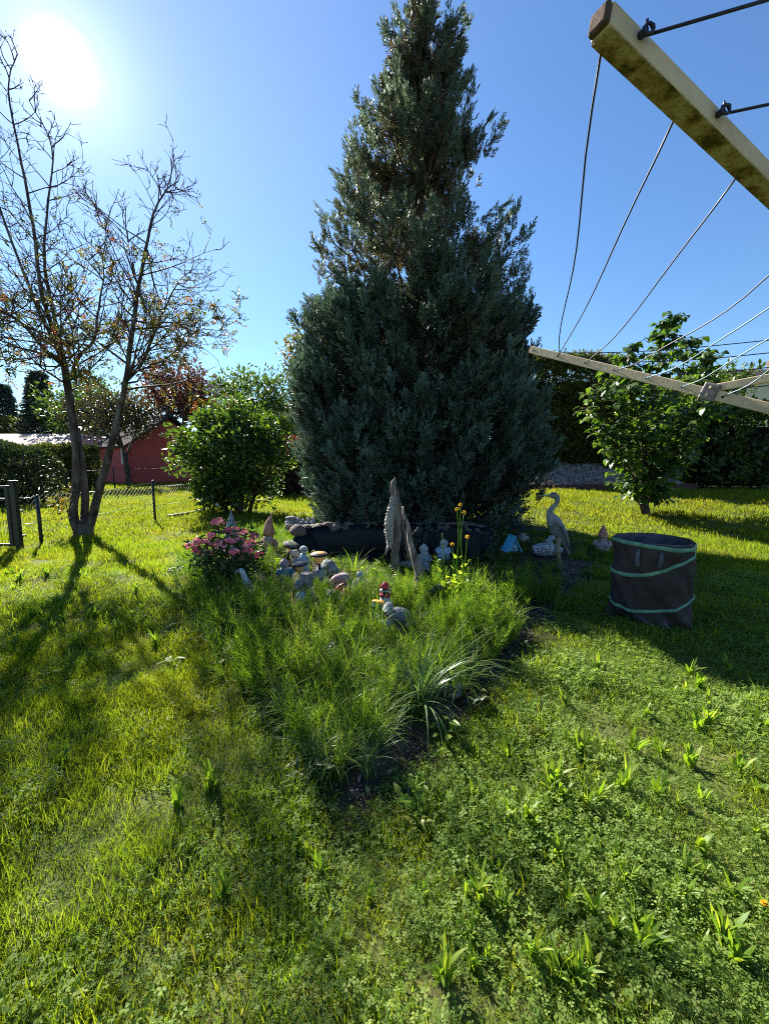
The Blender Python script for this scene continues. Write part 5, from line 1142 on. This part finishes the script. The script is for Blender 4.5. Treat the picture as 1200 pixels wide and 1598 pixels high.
for k, (px, py, n, L, lab) in enumerate([(555, 905, 14, .42, 'upright tall grass tuft left of the driftwood post'), (585, 1000, 30, .36, 'broad grass tuft in front of the frog'), (640, 890, 22, .22, 'bright grass tuft between driftwood post and branch'), (545, 960, 16, .5, 'long-bladed grass tuft left of the lighthouse')]):
    p, s = spot(px, py); V, Fc, rr = blades(n, L, .011, .9, 6, .05, k + 30); o = link_mesh('grass_tuft', np_mesh('grass_tuft', V, Fc, rr), M['weed']); o.location = p; put(o, lab, 'grass')

for k, (px, py, lab, mm) in enumerate([(352, 1030, 'yellowing dock plant at the left edge of the bed', 'yellowshrub'), (272, 1030, 'bright dock leaves in the lawn left of the bed', 'weed'), (650, 1275, 'ragged dandelion at the front tip of the bed', 'yellowshrub'), (1055, 775, 'dry leaf litter heap under the thicket', 'yellowshrub')][:3]):
    p, s = spot(px, py); n = 14; a = rng.uniform(0, 6.28, n); d = np.stack([np.cos(a), np.sin(a), rng.uniform(.1, 1.1, n)], 1)
    V, Fc, rr = bake(*LEAF_N, frames(d, np.tile([0, 0, 1.0], (n, 1))), np.stack([rng.normal(0, .02, n), rng.normal(0, .02, n), rng.uniform(0, .05, n)], 1), rng.uniform(.05, .10, n) * (.6 if k == 2 else 1), np.clip(rng.normal(.7, .25, n), 0, 1)); o = link_mesh('dock_plant', np_mesh('dock_plant', V, Fc, rr), M[mm]); o.location = p; put(o, lab, 'weed')

for k, (px, py) in enumerate([(470, 1125), (505, 1150), (540, 1175), (575, 1195), (520, 1195), (600, 1130), (560, 1120), (440, 1105), (625, 1100), (590, 1160), (545, 1145), (490, 1180)]):
    p, s = spot(px, py); V, Fc, rr = blades(110, .30, .0034, 1.15, 6, .05, 400 + k); o = link_mesh('fine_grass_clump', np_mesh('fine_grass_clump', V, Fc, np.clip(rr * .8, 0, 1)), M['sedge'] if k % 4 == 3 else M['weed']); o.location = p; sc3 = random.uniform(.7, 1.1); o.scale = (sc3, sc3, sc3)
    put(o, 'fine drooping grass clump at the front tip of the bed', 'grass', 'fine grass clumps at the front of the bed')

# horsetail and fine grass filling the bed
def horsetail(seed):
    r = np.random.default_rng(seed); parts = []
    for sidx in range(6):
        hgt = r.uniform(.18, .34); a, le = r.uniform(0, 6.28), r.uniform(.05, .4); d = np.array([math.cos(a) * math.sin(le), math.sin(a) * math.sin(le), math.cos(le)]); b = np.append(r.uniform(-.05, .05, 2), 0)
        nw = 13; V, Fc = [], []
        s_ = np.cross(d, [0, 0.3, 1]); s_ /= np.linalg.norm(s_); V += [b - s_ * .0016, b + s_ * .0016, b + d * hgt]; Fc.append((0, 1, 2))
        for k in range(2, nw):
            for j in range(6):
                az = r.uniform(0, 6.28); e = np.array([math.cos(az), math.sin(az), 0]) * .75 + d * r.uniform(.5, 1.1); e /= np.linalg.norm(e); L = (.085 - .004 * k) * r.uniform(.7, 1.25)
                q = b + d * hgt * k / nw; t_ = np.cross(e, r.normal(size=3)); t_ /= np.linalg.norm(t_); i0 = len(V)
                V += [q - t_ * .0015, q + t_ * .0015, q + e * L + [0, 0, .012]]; Fc.append((i0, i0 + 1, i0 + 2))
        parts.append((np.array(V), np.array(Fc), np.full(len(Fc), r.uniform(0, .85))))
    V, Fc, rr = merge(parts); return source('horsetail_source', np_mesh('horsetail_source', V, Fc, rr), M['horsetail'])
HT = [horsetail(k) for k in range(5)]
FG = []
for k in range(4):
    V, Fc, rr = blades((70, 34, 60, 26)[k], (.24, .38, .28, .44)[k], (.0034, .0055, .0036, .006)[k], (.9, 1.25, 1.0, 1.35)[k], 6, .07, 60 + k); FG.append(source('fine_grass_source', np_mesh('fine_grass_source', V, Fc, rr), M['horsetail']))
def bed_pts(n, dmin, mask=None):
    x = rng.uniform(-3, 3.8, n * 6); y = rng.uniform(1.4, 7.6, n * 6); d = bed_dist(x, y); ok = (d > dmin + .12 * n2(x, y, 4, 2)) & ~in_pond(x, y, 1.03)
    if mask is not None: ok &= mask(x, y)
    x, y = x[ok][:n], y[ok][:n]; return np.stack([x, y, bz(x, y) - .008], 1)
def soil_gap(x, y):                           # bare places at the front and right edge of the bed
    px = 600 + F * x / y; py = 720 + F * H / y
    w_ = 14 * n2(x, y, 9, 6)
    bare = ((px + w_ > 655) & (py > 1120)) | ((px + w_ > 715 + (1130 - py) * .70) & (py > 960) & (py < 1140)) | (py + w_ > 1205) | ((px + w_ > 600) & (py > 1165)) | ((px + w_ > 880) & (py > 885))
    return ~bare
def keep_figures(x, y):                       # growth stays low right before the figures
    px = 600 + F * x / y; py = 720 + F * H / y; ok = np.ones(x.shape, bool)
    for cx, cy, rx, ry in [(385, 945, 18, 22), (477, 972, 25, 30), (603, 1008, 42, 36), (528, 945, 30, 22), (445, 912, 16, 12), (499, 905, 18, 10), (872, 880, 26, 14), (845, 880, 22, 10), (660, 905, 14, 14), (352, 940, 40, 22), (562, 930, 12, 10), (797, 868, 14, 8), (660, 955, 20, 14)]:
        ok &= ((px - cx) / rx) ** 2 + ((py - cy) / ry) ** 2 > 1
    return ok
P = bed_pts(1700, .02, lambda x, y: soil_gap(x, y) & keep_figures(x, y) & (n2(x, y, 5.2, 31) > -.35)); n = len(P)
shade = .40 + .60 * sstep(4.55, 3.7, P[:, 1]) ; shade = np.maximum(shade, .75 * sstep(-.9, -1.5, P[:, 0]))
scatter('horsetail_growth', P, np.stack([rng.normal(0, .28, n), rng.normal(0, .28, n), rng.uniform(0, 6.28, n)], 1), rng.uniform(.42, 1.2, n) * shade * (1 + .42 * np.clip(n2(P[:, 0], P[:, 1], 3.1, 7), -1, 1)), HT, 'feathery green horsetail filling the flower bed', 'horsetail')
M['straw'] = leafmat('straw', [(0, (.22, .17, .07)), (1, (.42, .34, .18))], .4, .7, .1, (1.1, 1.0, .8))
V, Fc, rr = blades(16, .30, .004, 1.3, 6, .06, 91); FG.append(source('straw_source', np_mesh('straw_source', V, Fc, rr), M['straw']))
P = bed_pts(420, .0, lambda x, y: keep_figures(x, y)); n = len(P); wd = []
for k in range(4):
    m_ = 12; a = rng.uniform(0, 6.28, m_); dv = np.stack([np.cos(a), np.sin(a), rng.uniform(.0, 1.2, m_)], 1); V, Fc, rr = bake(*(LEAF if k % 2 else LEAF_N), frames(dv, np.tile([0, 0, 1.0], (m_, 1))), np.stack([rng.normal(0, .02, m_), rng.normal(0, .02, m_), rng.uniform(0, .10, m_)], 1), rng.uniform(.03, .075, m_), rng.uniform(0, 1, m_)); wd.append(source('bed_weed_source', np_mesh('bed_weed_source', V, Fc, rr), M['phloxleaf'] if k < 2 else M['weed']))
scatter('bed_weeds', P, np.stack([rng.normal(0, .15, n), rng.normal(0, .15, n), rng.uniform(0, 6.28, n)], 1), rng.uniform(.6, 1.3, n), wd, 'small broad-leaved weeds scattered among the bed grass', 'weeds')
P = bed_pts(2200, .05, lambda x, y: soil_gap(x, y) & keep_figures(x, y)); n = len(P); shade = .40 + .60 * sstep(4.55, 3.7, P[:, 1]) ; shade = np.maximum(shade, .75 * sstep(-.9, -1.5, P[:, 0]))
scatter('bed_grass', P, np.stack([rng.normal(0, .12, n), rng.normal(0, .12, n), rng.uniform(0, 6.28, n)], 1), rng.uniform(.5, 1.15, n) * shade * (1 + .3 * n2(P[:, 0], P[:, 1], 2.6, 17)), FG, 'fine long grass growing between the bed ornaments', 'grass')
# pebbles on the bare soil
PB = [pebble(k * 2.3 + 1, M['pebble']) for k in range(4)]
P = bed_pts(9000, .0, lambda x, y: ~soil_gap(x, y)); n = len(P)
scatter('soil_pebbles', P + [0, 0, .006], rng.uniform(0, 6, (n, 3)), rng.uniform(.003, .0075, n) * (1 + 1.2 * (rng.uniform(0, 1, n) > .95)), PB, 'fine pale grit scattered over the bare soil', 'gravel')

# ------------------------------------------------------------------ lawn
def grass_patch(n, rad, hmin, hmax, w, seed, lean=.55):
    r = np.random.default_rng(seed); a = r.uniform(0, 6.283, n); q = rad * np.sqrt(r.uniform(0, 1, n)); b = np.stack([q * np.cos(a), q * np.sin(a), np.zeros(n)], 1)
    h = r.uniform(hmin, hmax, n); az = r.uniform(0, 6.283, n); le = np.abs(r.normal(0, lean, n)).clip(0, 1.35); d = np.stack([np.cos(az) * np.sin(le), np.sin(az) * np.sin(le), np.cos(le)], 1)
    le2 = (le * 1.7 + .15).clip(0, 1.7); d2 = np.stack([np.cos(az) * np.sin(le2), np.sin(az) * np.sin(le2), np.cos(le2)], 1)
    sa = r.uniform(0, 6.283, n); s_ = np.stack([np.cos(sa), np.sin(sa), np.zeros(n)], 1) * (w * r.uniform(.6, 1.3, n) / 2)[:, None]
    m_ = b + d * (h * .55)[:, None]; t = m_ + d2 * (h * .5)[:, None]
    V = np.stack([b - s_, b + s_, m_ - s_ * .8, m_ + s_ * .8, t], 1).reshape(-1, 3); o = np.arange(n)[:, None] * 5
    Fc = np.concatenate([o + [0, 1, 3], o + [0, 3, 2], o + [2, 3, 4]], 1).reshape(-1, 3)
    return V, Fc, np.repeat(r.beta(1.6, 2.4, n), 3)
def clover_patch(n, rad, seed):
    r = np.random.default_rng(seed); parts = []
    for k in range(n):
        a = r.uniform(0, 6.28); q = rad * math.sqrt(r.uniform()); c_ = np.array([q * math.cos(a), q * math.sin(a), r.uniform(.012, .042)]); sz = r.uniform(.0048, .0092); tl = r.normal(0, .45, 2); ro = r.uniform(0, 6.28)
        V, Fc = [], []
        for j in range(3):
            u = ro + j * 2.094
            for du, rr_ in ((0, .08), (-.62, .75), (-.3, 1.05), (.3, 1.05), (.62, .75)): V.append([math.cos(u + du) * rr_ * sz, math.sin(u + du) * rr_ * sz, .18 * sz * abs(du)])
            Fc += [(5 * j, 5 * j + 1, 5 * j + 2), (5 * j, 5 * j + 2, 5 * j + 3), (5 * j, 5 * j + 3, 5 * j + 4)]
        V = np.array(V); V[:, 2] += V[:, 0] * tl[0] + V[:, 1] * tl[1]; i0 = len(V); V = np.concatenate([V, [[-.0006, 0, 0], [.0006, 0, 0], [r.normal(0, .008), r.normal(0, .008), -c_[2]]]]); Fc.append((i0, i0 + 1, i0 + 2))
        parts.append((V + c_, np.array(Fc), np.full(len(Fc), r.uniform(0, 1))))
    return merge(parts)
def mk(name, data, m): return source(name, np_mesh(name, *data), m)
G1 = [mk('turf_source', grass_patch(95, .10, .02, .065, .0032, 100 + k, .65), M['grass']) for k in range(5)]
G2 = [mk('turf_source', grass_patch(70, .16, .03, .075, .0052, 120 + k, .6), M['grass']) for k in range(4)]
G3 = [mk('turf_source', grass_patch(70, .34, .04, .085, .012, 140 + k, .55), M['fargrass']) for k in range(4)]
CL = [mk('clover_source', clover_patch(75, .11, 160 + k), M['clover']) for k in range(5)]
def lawn_pts(dens, y0, y1, margin=1.6):
    hw = .95 * y1 * 1.08 + margin; n = int(dens * 2 * hw * (y1 - y0)); x = rng.uniform(-hw, hw, n); y = rng.uniform(y0, y1, n)
    ok = (np.abs(x) < .95 * y * 1.06 + margin) & ~in_pond(x, y, 1.25) & (bed_dist(x, y) < .10 + .12 * n2(x, y, 7))
    ok &= (np.hypot(x - CB[0], y - CB[1]) > 1.3) & ~((y > 14.9) & (x > 1.2))
    ok &= ~((y > 5.2) & (y < 7.4) & (np.abs(x - .15) < 1.95))
    return x[ok], y[ok]
def lay(name, x, y, src, smin, smax, label, amp=.48, thin=None, o=21, zs_=None):
    n = len(x); s = rng.uniform(smin, smax, n) * (1 + amp * np.clip(n2(x, y, 3.3, o), -.75, 1.2)); zsc = s * rng.uniform(.7, 1.25, n) * (1 + .3 * np.clip(n2(x, y, 8, o + 3), -1, 1.3))
    z = gz(x, y) - .004
    return scatter(name, np.stack([x, y, z], 1), np.stack([rng.normal(0, .1, n), rng.normal(0, .1, n), rng.uniform(0, 6.28, n)], 1), np.stack([s, s, zsc], 1), src, label, 'grass')
x, y = lawn_pts(330, .25, 3.2)
cw = sstep(-.5, .9, x * .9 + .55 * n2(x, y, 1.5, 13) + .1)     # clover takes over towards the right
k_ = rng.uniform(0, 1, len(x)) > cw * .72
lay('lawn_grass', x[k_], y[k_], G1, .75, 1.25, 'short green lawn grass close to the camera')
x2, y2 = lawn_pts(240, .25, 5.0); cw = sstep(-.9, .8, x2 * .75 + .6 * n2(x2, y2, 1.5, 13) + .1); k_ = rng.uniform(0, 1, len(x2)) < cw * .8 + .1
o = lay('lawn_clover', x2[k_], y2[k_], CL, .75, 1.3, 'low clover leaves spread through the lawn'); o['category'] = 'clover'
x, y = lawn_pts(95, 3.0, 7.5); lay('lawn_grass', x, y, G2, .75, 1.3, 'lawn grass round the flower bed and the rowan')
x, y = lawn_pts(26, 7.3, 22, 2.5); lay('lawn_grass', x, y, G3, .75, 1.3, 'sunlit lawn grass beyond the fence and pond')
x, y = lawn_pts(7, 21, 40, 3.0); lay('lawn_grass', x, y, G3, 1.2, 1.9, 'distant lawn grass around the red shed')

# broad-leaved weeds standing above the lawn
def rosette(seed):
    r = np.random.default_rng(seed)
    a = blades(int(r.integers(8, 14)), r.uniform(.085, .13), r.uniform(.011, .017), r.uniform(.55, .95), 6, .018, seed, .8, True)
    b = blades(7, .06, .011, 1.25, 5, .02, seed + 50, .6, True)
    return np_mesh('broad_weed', *merge([a, b]))
RS = [rosette(300 + k) for k in range(8)]
spots = [(480, 1330), (500, 1360), (462, 1325), (578, 1410), (330, 1235), (278, 1262), (960, 1350), (975, 1385), (1060, 1258), (1032, 1175), (905, 1185), (868, 1505), (895, 1535), (1140, 1395), (1120, 1450), (738, 1245), (700, 1255), (822, 1305), (1182, 1305), (100, 1190), (222, 955), (150, 968), (62, 965), (885, 1055), (932, 1045), (1052, 1085), (1102, 1105), (1150, 1205), (832, 1505), (1002, 1485), (1190, 1425), (90, 945), (130, 905), (180, 915), (215, 930), (235, 985), (110, 1030), (300, 1000), (285, 1030), (345, 1010), (985, 1170), (1010, 1120), (880, 1110), (1075, 1190), (930, 1260), (790, 1190), (660, 1400), (350, 1390), (240, 1180), (1170, 1100), (1090, 1330), (1150, 1510), (960, 1460), (1060, 1400), (760, 1500), (640, 1245), (610, 1330), (985, 1290), (860, 1240)]
rw = np.random.default_rng(77)
spots += [(float(a), float(b)) for a, b in zip(rw.uniform(690, 1195, 46), 1040 + 520 * rw.uniform(0, 1, 46) ** 1.2) if a > 900 or b > 1150]
spots += [(float(a), float(b)) for a, b in zip(rw.uniform(5, 250, 26), rw.uniform(890, 1010, 26))]
for k, (px, py) in enumerate(spots):
    p = G(px, py); o = bpy.data.objects.new('broad_weed', RS[k % 8]); COL.objects.link(o)
    if k < 8: RS[k].materials.append(M['weed'])
    o.location = (p[0], p[1], float(gz(p[0], p[1]))); o.rotation_euler = (random.uniform(-.15, .15), random.uniform(-.15, .15), random.uniform(0, 6.28)); sc3 = random.uniform(.75, 1.3) * (1.0 if py < 1250 else .78); o.scale = (sc3, sc3, sc3 * random.uniform(.9, 1.3))
    put(o, 'bright broad-leaved weed rosette standing above the lawn', 'weed', 'broad-leaved weeds in the lawn')
p = G(1190, 1408, .05); t = thing('lawn_flower', 'single small yellow flower in the lawn at right edge', 'flower', (p[0], p[1], 0))
MB().tube([(0, 0, 0), (.004, 0, .045)], .0015, 5).build('stem', M['weed'], t); u = unit(10); u[:, 2] = np.abs(u[:, 2]) + .4
V, Fc, rr = bake(pv, pf, frames(u), np.tile([.004, 0, .047], (10, 1)), np.full(10, .011), rng.uniform(0, 1, 10)); link_mesh('petals', np_mesh('petals', V, Fc, rr), M['yellow'], t)
